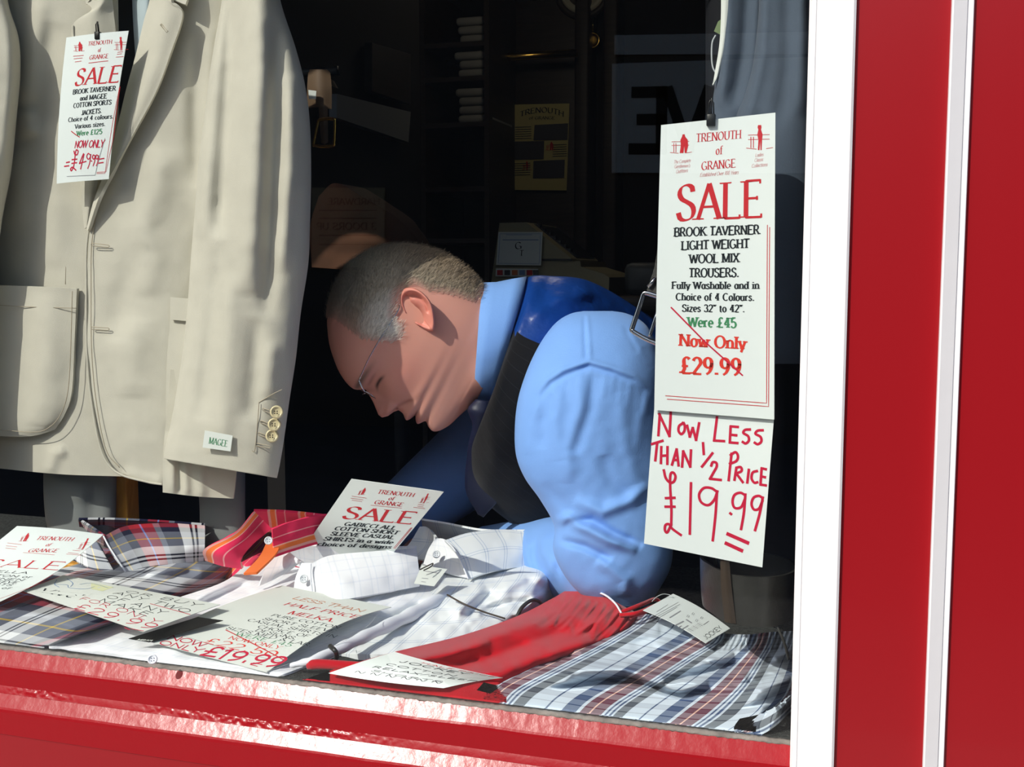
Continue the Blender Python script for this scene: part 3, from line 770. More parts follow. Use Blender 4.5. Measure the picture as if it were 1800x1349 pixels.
# narrow side piece falling in front of the panels, lower right
ctrl = [[(300,650,.186), (352,650,.196), (430,650,.215)], [(294,720,.184), (350,720,.192), (425,720,.208)], [(288,780,.182), (345,785,.190), (418,790,.203)], [(286,828,.180), (345,838,.188), (414,844,.200)], [(286,866,.180), (345,873,.187), (410,877,.198)]]
P = yget(ctrl, 40, 60, [(.005, 9, [(303,760),(304,870)]), (.004, 8, [(325,800),(328,875)]), (-.003, 6, [(315,800),(316,872)]), (.004, 10, [(352,800),(354,880)])], seed=9)
sheet('side_panel', P, .003, LIN, JT)
# lapels
def lap(rows, name, seed, w=.004):
    PX, PY, Q = net(rows, 16, 90); P = at_y(PX, PY, Q-vnoise(PX, PY, 45, seed)*.001)
    return sheet(name, P, w, LIN, JT)
lap([[(268,-60,.196), (290,-52,.178), (318,-44,.172)], [(264,-6,.194), (287,-6,.172), (301,2,.166)], [(253,36,.192), (288,28,.168), (321,25,.170)], [(238,98,.190), (272,92,.168), (300,93,.169)], [(221,160,.188), (250,160,.168), (275,160,.169)], [(204,232,.186), (222,232,.170), (237,231,.170)],
     [(188,292,.185), (196,297,.174), (203,293,.172)], [(165,352,.185), (170,356,.178), (175,345,.170)], [(152,402,.188), (153,405,.186), (155,404,.184)]], 'lapel', 21)
lap([[(196,-40,.200), (176,-20,.190), (152,6,.192)], [(197,-6,.198), (180,4,.186), (160,18,.188)], [(200,24,.198), (165,34,.184), (128,44,.186)], [(204,80,.198), (165,90,.184), (129,98,.186)], [(198,180,.198), (165,190,.186), (133,200,.190)], [(176,300,.198), (160,310,.190), (140,322,.194)], [(156,398,.200), (152,400,.198), (148,402,.200)]], 'lapel', 23)
edge_bead([(128,45),(130,75),(129,98)], .184, .0014, 'edge_seam', LIN, JT)
lap([[(150,-70,.20), (170,-75,.19), (205,-80,.205)], [(140,-30,.195), (165,-34,.187), (202,-40,.203)], [(152,8,.193), (160,-2,.189), (184,-18,.200)]], 'collar', 25)
lap([[(262,-80,.205), (300,-80,.18), (345,-80,.19)], [(262,-30,.20), (296,-34,.176), (338,-30,.18)], [(266,0,.199), (290,-4,.174), (326,8,.17)]], 'collar', 26)
# inside: lining and a pale cloth strip
P = yget([[(165,-80,.262), (240,-80,.270), (330,-80,.262)], [(165,150,.255), (230,150,.262), (300,150,.25)], [(140,420,.24), (165,420,.242), (190,420,.235)]], 24, 40)
sheet('lining', P, .003, M['lining'], JT)
P = yget([[(231,-80,.236), (255,-80,.222), (290,-80,.228)], [(233,20,.236), (252,20,.222), (280,20,.228)], [(238,102,.234), (244,104,.226), (256,100,.226)]], 16, 30, [(.004, 6, [(262,-60),(256,60)])])
sheet('inner_tie', P, .003, M['pale_cloth'], JT, label='pale blue grey cloth strip inside the jacket opening')
# back of the jacket and the shoulders closing it at the top
P = yget([[(-110,-80,.36), (0,-80,.37), (200,-85,.375), (380,-80,.37), (470,-80,.33)], [(-110,300,.36), (0,300,.37), (200,300,.375), (380,300,.365), (460,300,.32)], [(-100,800,.34), (0,812,.35), (200,815,.355), (340,820,.35), (400,830,.30)]], 40, 30, nz=.003); sheet('back_panel', P, .003, LIN, JT)
a0, a1 = at_y(-60, -70, .285), at_y(430, -70, .285); ts = np.linspace(0, 1, 16); GS = []
for t_ in ts:
    c = a0*(1-t_)+a1*t_; hgt = .055+.045*math.exp(-((t_-.5)/.16)**2); an = 2*np.pi*np.arange(28)/28
    GS.append(np.stack([np.full(28, c[0]), c[1]+.085*np.cos(an)*(1-.35*abs(2*t_-1)**3), c[2]-.02+hgt*np.sin(an)*np.where(np.sin(an) > 0, 1, .3)], -1))
loft('shoulders', np.array(GS), LIN, JT)
# sleeves: closed tubes
def sleeve(rows, name, fl, seed, n=72, nv=150, parent=JT, mode='y', amp=.0012, mat=LIN, kf=1.0, **k):
    """rows: (py, left, right, slope, centre depth, half depth)"""
    Rw = crom(np.array(rows, float), nv); th = 2*np.pi*np.arange(n)/n
    cx = (Rw[:, 1]+Rw[:, 2])/2; hw = (Rw[:, 2]-Rw[:, 1])/2
    PX = cx[:, None]+hw[:, None]*np.cos(th); PY = Rw[:, 0][:, None]+Rw[:, 3][:, None]*(PX-cx[:, None])
    sn_ = np.sin(th)[None, :]; fr = np.clip(sn_, 0, 1)**.5
    Q = Rw[:, 4][:, None]-Rw[:, 5][:, None]*np.sign(sn_)*np.abs(sn_)**.8
    Q = Q-(folds(PX, PY, fl)+vnoise(PX, PY, 55, seed)*amp+vnoise(PX, PY, 18, seed+1)*amp*.5)*fr*kf
    return loft(name, PT[mode](PX, PY, Q), mat, parent, **k)
rows = [(-90,398,478,.0,.205,.045), (0,390,493,.02,.198,.055), (83,376,520,.03,.192,.060), (150,366,537,.04,.188,.062), (217,358,545,.05,.185,.062), (300,348,547,.06,.182,.062), (383,342,545,.07,.180,.060), (455,336,542,.08,.178,.058), (540,330,529,.09,.176,.054), (620,322,520,.11,.172,.050), (690,312,509,.13,.169,.046), (760,300,499,.15,.166,.042), (800,291,492,.165,.165,.040), (824,288,487,.17,.165,.039)]
FL = [(.013, 17, [(378,-40),(370,100),(356,260),(350,420)]), (-.016, 15, [(408,-60),(402,120),(392,300),(385,420)]), (.014, 22, [(456,-50),(456,120),(446,330),(434,520)]), (-.010, 14, [(488,40),(486,220),(478,420),(468,560)]),
      (.008, 14, [(512,130),(510,300),(494,480)]), (-.007, 14, [(388,420),(368,600),(355,740)]), (.007, 22, [(405,480),(398,640),(385,800)]), (-.006, 14, [(452,560),(446,660),(440,740)]), (.004, 12, [(480,600),(470,700)]), (-.008, 10, [(347,180),(344,330),(338,470)])]
sleeve(rows, 'sleeve', FL, 31, kf=1.1)
rows = [(-90,-140,12,0,.205,.05), (0,-140,14,0,.20,.055), (67,-140,33,0,.196,.058), (130,-140,36,0,.194,.058), (200,-140,30,0,.192,.058), (300,-140,20,0,.19,.056), (400,-140,2,0,.188,.054), (560,-150,-14,0,.186,.05), (800,-150,-30,0,.18,.045)]
sleeve(rows, 'sleeve', [(.008, 14, [(10,-20),(22,120),(8,300)])], 41, nv=80)
# patch pockets, welt lines, buttonholes
ctrl = [[(-60,500,.198), (40,503,.1925), (90,505,.190), (135,508,.196)], [(-60,600,.198), (40,600,.192), (90,600,.189), (131,600,.196)], [(-60,690,.199), (40,690,.192), (88,690,.189), (126,690,.196)], [(-60,740,.20), (30,748,.193), (80,742,.191), (112,732,.197)], [(-60,764,.202), (25,768,.196), (62,766,.197), (96,756,.200)]]
P = yget(ctrl, 50, 60, [(.005, 26, [(78,520),(76,640),(70,750)])], seed=51); sheet('patch_pocket', P, .006, LIN, JT)
edge_bead([(0,537),(60,540),(134,542)], .1885, .0006, 'topstitch', M['linen_dark'], JT)
edge_bead([(127,512),(124,620),(119,690),(106,730),(86,752),(60,760),(0,756)], .1872, .0006, 'topstitch', M['linen_dark'], JT)
P = yget([[(299,523,.183), (340,526,.180)], [(299,562,.183), (340,566,.180)]], 10, 10, nz=0); sheet('pocket_welt', P, .005, LIN, JT)
P = yget([[(299,562,.189), (345,566,.186)], [(293,640,.189), (345,640,.186)], [(291,740,.190), (345,740,.188)]], 10, 20, nz=.0006); sheet('patch_pocket', P, .004, LIN, JT)
def buttonhole(x0, y0, x1, y1, Y, par=JT):
    b = MB(); c = [(x0,y0-2.2),(x1,y1-2.2),(x1+2.4,y1),(x1,y1+2.2),(x0,y0+2.2),(x0-2.4,y0),(x0,y0-2.2)]
    c = np.array(c); b.tube(at_y(c[:, 0], c[:, 1], np.full(len(c), Y)), .0006, 5)
    return b.build('buttonhole', M['linen_dark'], par)
buttonhole(162,430,190,433,.1845); buttonhole(162,577,190,579,.1862); buttonhole(284,44,293,55,.1665)
for k, (x, y) in enumerate([(485,725), (481,747), (477,767)]):
    b = MB(); c = at_y(x, y, .124+.003*k); b.add(*disc_vf(c+np.array([0, .002, 0]), EYEP-c, .0083, .0026, 24, .0006)); o = b.build('cuff_button', M['horn'], JT)
    b = MB()
    for dx, dy in ((-2.2,-1.6), (2.2,-1.6), (-2.2,2), (2.2,2)): b.add(*ellipsoid_vf(at_y(x+dx, y+dy, .1205+.003*k), np.eye(3)*.0009, 8, 6))
    b.build('thread_hole', M['thread'], o)
for (x, y) in [(463,720), (459,742), (455,763), (452,782)]: buttonhole(x, y, x+ (12 if y < 780 else 22), y+4, .1285)
edge_bead([(455,708),(453,740),(448,790),(443,793)], .1275, .0005, 'topstitch', M['linen_dark'], JT)
edge_bead([(455,708),(478,694),(496,685)], .1300, .0006, 'topstitch', M['linen_dark'], JT)
# woven maker's label on the cuff
cl = Card([at_y(360,757,.1165), at_y(409,766,.1175), at_y(405,794,.117), at_y(356,787,.116)])
cl.text('MAGEE', (367,780), (400,786), 11, 'serif', 'ink_green')
t = cl.build('cuff_label', M['card_grey'], 'small cream woven label sewn on the beige jacket cuff', 'label', 6, 6)
# stand below the jacket: wooden post and foot, grey trouser legs
ST = thing('jacket_stand', 'orange pine stand post under the beige jacket', 'stand', at_h(150, 930, 0))
b = MB(); p0 = at_y(211,860,.33); p1 = at_y(250,935,.33); b.box((p0[0], .345, ZB+.012), (p1[0], .375, 1.62), .002); b.build('post', M['pine'], ST, smooth=False)
b = MB(); a0 = at_h(92,934,.006); b.box((a0[0], .30, ZB+.0006), (p1[0]+.07, .46, ZB+.013), .003); b.build('foot', M['pine'], ST, smooth=False)
b = MB(); q = at_y(180,20,.25); b.tube([(q[0]-.2, .345, 1.86), (q[0]-.08, .35, 1.90), (q[0]+.02, .355, 1.91), (q[0]+.12, .35, 1.90), (q[0]+.24, .345, 1.86)], .012, 10); b.build('hanger_bar', M['pine'], ST)
b = MB(); b.tube([((p0[0]+p1[0])/2, .36, 1.6), ((p0[0]+p1[0])/2-.02, .36, 1.75), (q[0]+.02, .356, 1.905)], .010, 8); b.build('neck_rod', M['pine'], ST)
TR = thing('grey_trousers', 'light grey trousers hanging below the beige jacket', 'trousers', at_y(140, 930, .28))
def leg(rows, name, mat, par, mode='y', fl=(), seed=3): return sleeve(rows, name, fl, seed, 40, 50, par, mode, .001, mat)
leg([(560,70,210,0,.30,.03), (760,78,206,0,.295,.03), (850,76,205,0,.29,.03), (905,79,204,0,.288,.028), (936,84,202,0,.288,.026), (1003,88,200,0,.288,.024)], 'leg', M['trouser_mid'], TR, fl=[(-.006, 14, [(165,820),(162,930)]), (.006, 12, [(95,830),(130,868),(158,872)])])
leg([(560,290,430,0,.31,.03), (760,300,430,0,.31,.03), (850,345,431,0,.305,.03), (940,352,431,0,.30,.028), (957,358,429,0,.30,.026), (1000,362,427,0,.30,.024)], 'leg', M['trouser_mid'], TR)
b = MB(); a = at_y(70, 560, .30); c = at_y(430, 560, .31); b.box((a[0], .275, a[2]-.01), (c[0], .335, a[2]+.03), .008); b.build('waistband', M['trouser_mid'], TR)

at_y = _aty0; PT['y'] = at_y
# ================================================================== GARMENTS ON THE PLATFORM
def hget(ctrl, nu, nv, fl=(), nz=.0015, ns=40, seed=1, yclamp=.0055):
    PX, PY, H = net(ctrl, nu, nv)
    H = np.maximum(H+folds(PX, PY, fl)+(vnoise(PX, PY, ns, seed)+.5*vnoise(PX, PY, ns*.4, seed+1))*nz, .0015)
    H = np.maximum(np.minimum(H, at_y(PX, PY, .0075)[..., 2]-ZB), .0012)
    P = at_h(PX, PY, H); P[..., 1] = np.maximum(P[..., 1], yclamp+np.arange(P.shape[0])[:, None]*1e-5)
    return P
def hsheet(name, ctrl, th, mat, par, nu=30, nv=24, **k):
    kw = {q: k.pop(q) for q in ('fl', 'nz', 'ns', 'seed') if q in k}; kw.setdefault('nz', .0004)
    return sheet(name, hget(ctrl, nu, nv, **kw), th, mat, par, **k)
def hbutton(px, py, h, r, par, mat=None):
    c = at_h(px, py, h); b = MB(); nrm = EYEP-c; nrm = nrm/np.linalg.norm(nrm)+np.array([0, -.2, .25])
    b.add(*disc_vf(c, nrm, r, .002, 20, .0005)); o = b.build('button', M['horn_white'], par)
    n = nrm/np.linalg.norm(nrm); b = MB()
    a = np.cross(n, [0, 0, 1.0]); a /= np.linalg.norm(a); bb = np.cross(n, a)
    for i, j in ((-1, -1), (1, -1), (1, 1), (-1, 1)): b.add(*ellipsoid_vf(c+n*.0016+(a*i+bb*j)*r*.26, np.eye(3)*.0006, 6, 4))
    b.build('thread_hole', M['ink_grey'], o); return o
def hcord(name, pts, r, mat, par, smooth=True, n=5, **k):
    c = np.array(cur(pts, 10*len(pts)) if smooth else pts, float)
    b = MB(); b.tube(at_h(c[:, 0], c[:, 1], c[:, 2]) , r, n); return b.build(name, mat, par, **k)
def crom3(pts, n): return crom(np.array(pts, float), n)
def hcord3(name, pts, r, mat, par, n=6, **k):
    c = crom3(pts, 10*len(pts)); b = MB(); b.tube(at_h(c[:, 0], c[:, 1], c[:, 2]), r, n); return b.build(name, mat, par, **k)
M['horn_white'] = plain('white_button', s(232, 236, 238), .3)
def base(px, py): return at_h(px, py, 0)

# ---- tartan shirt, far left
T = thing('folded_shirt', 'folded tartan shirt in navy red and white lying at the left of the window', 'shirt', base(200, 1060))
ctrl = [[(-170,1104,.004), (-50,1120,.020), (20,1131,.024), (52,1136,.020), (74,1139,.003)],
        [(-90,1070,.022), (20,1086,.034), (90,1097,.034), (140,1106,.028), (190,1103,.004)],
        [(40,1018,.030), (140,1034,.040), (220,1046,.038), (275,1056,.028), (330,1054,.004)],
        [(140,990,.036), (230,996,.040), (310,1002,.038), (370,1008,.030), (424,1007,.004)],
        [(180,962,.034), (270,968,.036), (350,975,.034), (400,978,.026), (440,985,.004)]]
P = hget(ctrl, 80, 80, [(.006, 14, [(150,1032),(300,1000),(420,990)]), (-.006, 9, [(200,1010),(290,1020),(350,1000)]), (.005, 10, [(20,1090),(160,1070),(330,1030)]), (-.004, 8, [(60,1075),(190,1050)])], .002, 50, 61)
pile('shirt_body', P, M['tartan'], T, uvrot=lambda a: a*[.72, .55]+[.062, .02])
hsheet('collar_stand', [[(133,936,.035), (155,950,.035), (182,962,.035)], [(138,914,.082), (160,928,.080), (183,944,.080)]], .003, M['tartan'], T)
hsheet('collar_band', [[(142,950,.035), (200,950,.035), (280,950,.035), (352,948,.035)], [(138,914,.084), (200,914,.084), (280,918,.084), (360,924,.084)]], .003, M['tartan'], T, uvrot=lambda a: a*.9+[.0, .03])
hsheet('collar_fall', [[(221,1006,.040), (262,996,.044), (312,991,.042), (358,987,.038)], [(200,976,.062), (245,961,.066), (305,958,.066), (360,956,.064)], [(182,943,.080), (222,925,.084), (290,920,.085), (360,924,.084)]], .003, M['tartan'], T, uvrot=lambda a: a+[.052, .008], nz=.0006)
hsheet('collar_wing', [[(128,985,.040), (160,1000,.040), (200,1004,.038)], [(131,935,.075), (150,945,.074), (172,955,.070)]], .003, M['tartan'], T)
hcord3('collar_edge', [(221,1006,.041), (205,982,.058), (191,960,.071), (182,943,.081)], .0012, M['white_cotton'], T)
# ---- pink and orange striped shirt behind
T = thing('folded_shirt', 'folded pink shirt with orange stripes behind the white shirts', 'shirt', base(470, 985))
ctrl = [[(350,1006,.003), (410,1016,.016), (450,1018,.020), (540,1010,.02), (640,1000,.01)], [(370,985,.012), (430,992,.028), (470,992,.03), (550,985,.03), (650,975,.02)], [(420,960,.02), (460,962,.03), (510,958,.032), (570,950,.032), (660,945,.02)], [(450,925,.02), (490,925,.03), (530,925,.03), (590,925,.03), (660,925,.02)]]
P = hget(ctrl, 50, 40, [(.004, 6, [(425,1000),(470,965)])], .0015, 30, 71)
pile('shirt_body', P, M['pink'], T)
hsheet('collar_band', [[(452,935,0.0690), (510,938,0.0690), (580,940,0.0690), (640,940,0.0690)], [(446,899,0.1200), (505,901,0.1200), (570,908,0.1200), (640,915,0.1200)]], .003, M['pink'], T)
P = hget([[(360,986,0.0580), (392,996,0.0560), (425,1001,0.0540)], [(360,965,0.0820), (394,974,0.0780), (424,984,0.0680)], [(412,938,0.1040), (432,946,0.0960), (444,958,0.0820)], [(447,899,0.1220), (462,914,0.1100), (478,930,0.0980)]], 24, 30, (), .0005)
sheet('collar_wing', P, .004, M['pink'], T, uvrot=lambda a: a*[1, 1]+[.02, 0])
hsheet('collar_fall', [[(484,980,0.0740), (520,968,0.0760), (570,955,0.0780), (640,950,0.0740)], [(480,955,0.0920), (520,942,0.0980), (570,930,0.1000), (640,935,0.0940)], [(479,931,0.1120), (515,917,0.1180), (570,907,0.1220), (640,914,0.1200)]], .003, M['pink'], T, uvrot=lambda a: a[:, ::-1]*[.9, 1]+[.016, 0])
P = hget([[(428,1008,0.0700), (452,1006,0.0720)], [(455,980,0.0800), (486,972,0.0820)], [(468,955,0.0900), (492,950,0.0900)]], 10, 16, (), .0004)
sheet('placket', P, .003, plain('orange_cotton', s(246, 120, 52), .9), T, label='orange front placket')
hbutton(472, 951, .100, .0055, T)
# ---- white check shirt, right of centre
T = thing('folded_shirt', 'folded white shirt with fine pale blue check beside the red shorts', 'shirt', base(830, 1060))
ctrl = [[(590,1150,.003), (690,1150,.010), (790,1138,.012), (880,1108,.010), (935,1095,.003)],
        [(640,1100,.014), (740,1105,.020), (830,1098,.022), (900,1085,.022), (944,1072,.004)],
        [(690,1055,.024), (790,1058,.032), (870,1052,.036), (930,1048,.034), (978,1050,.006)],
        [(730,1010,.030), (820,1020,.036), (900,1015,.044), (955,1014,.042), (1000,1026,.010)],
        [(750,975,.030), (840,980,.036), (910,985,.040), (950,990,.034), (985,1000,.008)]]
P = hget(ctrl, 70, 70, [(.006, 12, [(870,1045),(925,1010),(965,1012)]), (-.006, 9, [(845,1075),(900,1060),(935,1058)]), (.005, 8, [(800,1080),(850,1030)]), (-.004, 7, [(820,1085),(868,1040)]), (.004, 7, [(905,1085),(960,1040)])], .002, 30, 81)
pile('shirt_body', P, M['white_check'], T, uvrot=lambda a: a+[.01, .012])
hsheet('collar_band', [[(745,950,.035), (800,958,.035), (870,960,.035), (922,962,.035)], [(741,915,.080), (785,922,.078), (850,934,.078), (925,935,.080)]], .003, M['white_check'], T)
hsheet('collar_wing', [[(690,975,.040), (720,980,.038), (752,985,.036)], [(716,960,.052), (742,962,.050), (764,958,.052)], [(738,926,.074), (752,928,.074), (767,948,.072)]], .003, M['white_check'], T)
hsheet('collar_stand', [[(744,992,.040), (780,1006,.040), (822,1016,.040)], [(752,968,.056), (785,975,.058), (812,985,.056)], [(764,948,.074), (776,947,.074), (790,952,.074)]], .003, M['white_cotton'], T, nu=20)
hsheet('collar_fall', [[(823,1018,.042), (852,1008,.046), (892,1000,.046), (925,997,.042)], [(808,981,.062), (848,968,.068), (894,962,.068), (926,964,.064)], [(782,950,.078), (824,937,.084), (880,931,.084), (926,936,.080)]], .003, M['white_check'], T, uvrot=lambda a: a+[.022, .0], nz=.0006)
hcord3('collar_edge', [(823,1018,.044), (815,999,.054), (807,981,.064), (796,963,.074), (782,950,.080)], .0011, M['white_cotton'], T)
hbutton(767, 975, .060, .0055, T)
hcord3('cord', [(786,1046,.045), (815,1062,.040), (850,1076,.032), (888,1088,.026)], .0011, M['leather_brown'], T, label='thin dark cord')
hcord3('clip', [(908,1086,.024), (918,1068,.034), (934,1056,.038), (948,1058,.034), (956,1070,.020)], .0024, M['leather_black'], T, n=8, label='black plastic clip')
tg = Card([at_h(741,994,.070), at_h(786,1001,.066), at_h(763,1031,.052), at_h(728,1026,.054)])
tg.line([(744,1004),(770,1008)], 1.3, 'ink_grey'); tg.line([(742,1017),(752,1018)], 1.2, 'ink_grey'); tg.line([(741,1023),(748,1024)], 1.2, 'ink_grey')
t = tg.build('swing_ticket', M['card_grey'], 'small cream swing ticket on a black thread at the collar of the blue check shirt', 'tag', 6, 6)
hcord3('thread', [(738,1002,.070), (752,995,.074), (761,991,.076), (757,997,.073), (745,1003,.071)], .0008, M['thread'], t)
# ---- white shirt in front
T = thing('folded_shirt', 'folded plain white shirt lying under the half price card at front centre', 'shirt', base(420, 1110))
ctrl = [[(86,1137,.003), (190,1152,.004), (310,1170,.004), (410,1184,.004), (482,1192,.003)],
        [(190,1090,.010), (310,1110,.012), (420,1128,.012), (510,1142,.012), (596,1148,.005)],
        [(310,1052,.022), (430,1066,.024), (540,1080,.024), (640,1092,.026), (706,1096,.010)],
        [(395,1022,.030), (500,1034,.036), (610,1046,.038), (710,1050,.038), (792,1046,.022)],
        [(440,985,.030), (540,1000,.036), (640,1005,.036), (720,1005,.034), (780,1015,.018)]]
P = hget(ctrl, 80, 80, [(.005, 9, [(330,1060),(410,1020),(450,1000)]), (-.004, 7, [(350,1065),(440,1025)]), (.004, 9, [(160,1140),(260,1110),(330,1070)]), (.004, 8, [(740,1065),(790,1040)]), (-.003, 6, [(650,1060),(740,1030)]), (.003, 7, [(230,1150),(320,1140),(420,1150)])], .0014, 38, 91)
pile('shirt_body', P, M['white_cotton'], T)
# rolled right edge
rl = crom3([(800,1040,.030), (752,1066,.030), (700,1092,.028), (640,1120,.026), (590,1144,.022), (530,1170,.016), (482,1191,.010)], 60)
b = MB(); c = at_h(rl[:, 0], rl[:, 1], rl[:, 2]); c[:, 1] = np.maximum(c[:, 1], .018)
b.tube(c, np.interp(np.arange(60), [0, 6, 40, 59], [.005, .009, .006, .0025])*(1+.10*np.sin(np.arange(60)*.9)), 16); b.build('rolled_edge', M['white_cotton'], T)
hcord3('band', [(580,1136,.036), (590,1146,.033), (592,1156,.020), (586,1166,.006)], .0028, M['leather_black'], T, n=6, label='narrow black band')
hsheet('collar_band', [[(500,990,.036), (560,1004,.036), (640,1004,.036), (728,1000,.036)], [(484,954,.076), (560,961,.075), (640,964,.075), (732,964,.078)]], .003, M['white_cotton'], T)
hsheet('collar_wing', [[(456,1031,.040), (480,1020,.044), (508,1005,.048)], [(465,1004,.056), (492,1000,.056), (522,994,.058)], [(484,954,.078), (505,968,.072), (529,988,.066)]], .003, M['white_cotton'], T, nz=.0004)
hsheet('collar_stand', [[(516,1042,.040), (545,1046,.040), (575,1050,.040)], [(519,1018,.052), (540,1020,.054), (560,1024,.054)], [(530,990,.068), (545,990,.069), (560,992,.069)]], .003, M['white_cotton'], T, nu=16)
hsheet('collar_fall', [[(549,1043,.042), (598,1054,.046), (668,1043,.046), (738,1031,.042)], [(546,1016,.060), (592,1016,.064), (662,1006,.066), (736,998,.062)], [(546,992,.072), (580,977,.078), (650,970,.080), (732,964,.078)]], .003, M['white_cotton'], T, nz=.0008)
hcord3('collar_edge', [(549,1043,.044), (546,1016,.062), (546,992,.074)], .0011, M['white_cotton'], T)
hbutton(534, 1018, .058, .0058, T); hbutton(268, 1160, .018, .0055, T)
# black narrow label strip lying on it
lb = Card([at_h(344,1086,.047), at_h(392,1092,.047), at_h(262,1129,.041), at_h(226,1123,.041)])
lb.c = [at_h(226,1123,.022), at_h(348,1085,.041), at_h(392,1091,.040), at_h(262,1129,.021)]
lb.text('MELKA', (240,1126), (266,1128), 5, 'sans', 'card_grey')
t = lb.build('label_strip', M['steel_dark'], 'narrow black label strip lying on the white shirt between two cards', 'label', 8, 6)
hcord3('thread', [(360,1087,.030), (380,1080,.034), (398,1074,.036), (420,1068,.036)], .0009, M['thread'], t)
# ---- red jersey shorts
T = thing('lounge_shorts', 'red jersey shorts with a gathered waistband and drawcord', 'shorts', base(840, 1160))
ctrl = [[(522,1202,.004), (600,1214,.012), (690,1226,.014), (780,1240,.014), (856,1252,.004)],
        [(560,1186,.014), (650,1192,.020), (740,1204,.022), (830,1214,.022), (900,1222,.010)],
        [(680,1150,.020), (760,1156,.028), (850,1165,.030), (930,1172,.028), (1010,1165,.014)],
        [(810,1118,.028), (880,1122,.038), (950,1130,.040), (1030,1135,.036), (1090,1125,.02)],
        [(908,1084,.032), (960,1090,.044), (1020,1098,.046), (1080,1104,.042), (1130,1104,.026)],
        [(968,1054,.034), (1010,1064,.046), (1060,1074,.048), (1100,1082,.046), (1140,1090,.03)],
        [(992,1040,.034), (1030,1040,.046), (1062,1048,.050), (1092,1064,.050), (1120,1078,.034)]]
FL = [(.006, 14, [(640,1190),(800,1140),(960,1085)]), (-.005, 12, [(740,1190),(880,1150),(1000,1105)]), (.005, 14, [(820,1205),(940,1160),(1060,1120)]), (.004, 10, [(700,1160),(790,1150),(860,1130)]), (-.004, 8, [(560,1200),(700,1216),(830,1238)])]
for k in range(22):
    f = k/21; x0 = 975+150*f; y0 = 1046+38*f
    FL.append((.0015*(1 if k % 2 else -1), 3.8, [(x0+10, y0-4), (x0-14-6*math.sin(k*2.1), y0+28), (x0-34-9*math.sin(k*1.3), y0+52)]))
P = hget(ctrl, 150, 120, FL, .0022, 45, 101); pile('shorts_body', P, M['jersey'], T)
rl = crom3([(516,1190,.013), (540,1184,.017), (600,1194,.019), (690,1208,.021), (790,1222,.02), (860,1236,.014)], 50); c = at_h(rl[:, 0], rl[:, 1], rl[:, 2]); c[:, 1] = np.maximum(c[:, 1], .014)
b = MB(); b.tube(c, np.interp(np.arange(50), [0, 5, 25, 49], [.0035, .0055, .0055, .004]), 14); b.build('hem_fold', M['jersey'], T)
hcord3('piping', [(1048,1040,.054), (1066,1048,.056), (1082,1062,.056), (1092,1078,.052)], .0013, M['white_cotton'], T, label='white waistband piping')
for pts in ([(1088,1078,.05), (1110,1070,.055), (1130,1062,.056), (1152,1054,.05), (1160,1064,.044), (1140,1074,.05), (1108,1084,.05)], [(1090,1082,.05), (1120,1078,.056), (1150,1066,.054), (1166,1060,.046)]):
    hcord3('drawcord', pts, .0024, M['jersey'], T, n=7)
P = hget([[(838,1214,.027), (862,1220,.024)], [(850,1200,.029), (882,1207,.027)]], 8, 8, (), 0); sheet('hem_tab', P, .002, M['boxer'], T, label='blue and white striped tab')
# ---- check boxer shorts
T = thing('boxer_shorts', 'blue white and maroon check boxer shorts in the right corner', 'shorts', base(1180, 1180))
ctrl = [[(846,1226,.004), (900,1242,.006), (975,1255,.007), (1050,1267,.007), (1125,1276,.007), (1200,1284,.006), (1262,1290,.007), (1318,1288,.006)],
        [(862,1204,.018), (930,1214,.022), (1005,1226,.024), (1080,1238,.024), (1160,1246,.024), (1240,1254,.026), (1320,1252,.028), (1392,1226,.018)],
        [(930,1170,.026), (1000,1176,.032), (1070,1188,.033), (1140,1200,.033), (1215,1206,.034), (1290,1210,.036), (1350,1202,.036), (1410,1190,.026)],
        [(1010,1132,.030), (1075,1136,.036), (1140,1146,.036), (1205,1158,.036), (1270,1164,.036), (1325,1164,.038), (1370,1160,.036), (1415,1155,.028)],
        [(1075,1096,.034), (1130,1102,.040), (1190,1115,.040), (1250,1130,.040), (1305,1134,.040), (1345,1132,.040), (1385,1130,.036), (1420,1128,.028)],
        [(1104,1078,.034), (1150,1082,.042), (1205,1096,.042), (1262,1112,.042), (1312,1116,.042), (1350,1112,.042), (1388,1110,.038), (1420,1110,.030)]]
FL = [(.012, 10, [(935,1196),(1030,1178),(1100,1176),(1180,1206),(1245,1202)]), (-.012, 8, [(960,1212),(1050,1200),(1110,1196),(1190,1222),(1260,1216)]), (.006, 12, [(900,1230),(1010,1235),(1130,1250),(1250,1258)]), (-.006, 8, [(870,1215),(930,1226),(1000,1240),(1100,1256)]),
      (.007, 9, [(1130,1200),(1210,1172),(1290,1150)]), (-.006, 7, [(1150,1208),(1230,1184),(1310,1160)]), (.006, 10, [(1290,1205),(1350,1165),(1400,1140)]), (-.006, 7, [(1310,1192),(1360,1155)]), (.006, 10, [(1000,1150),(1080,1125),(1160,1110)]), (.008, 9, [(1225,1245),(1300,1225),(1390,1195)]), (-.007, 7, [(1250,1262),(1320,1240),(1390,1212)])]
for k in range(34):
    f = k/33; x0 = 1262+145*f; y0 = 1113-3*f
    FL.append((.0012*(1 if k % 2 else -1), 2.8, [(x0+4, y0-6), (x0-3, y0+12), (x0-16+8*f, y0+34)]))
for k in range(60):
    x0 = R.uniform(900, 1380); y0 = R.uniform(1110, 1262); a = R.uniform(-.2, .35); L = R.uniform(18, 46)
    FL.append((R.choice((1, -1))*R.uniform(.001, .0024), R.uniform(2.5, 5), [(x0-L*math.cos(a), y0-L*math.sin(a)), (x0, y0), (x0+L*math.cos(a+.3), y0+L*math.sin(a+.3))]))
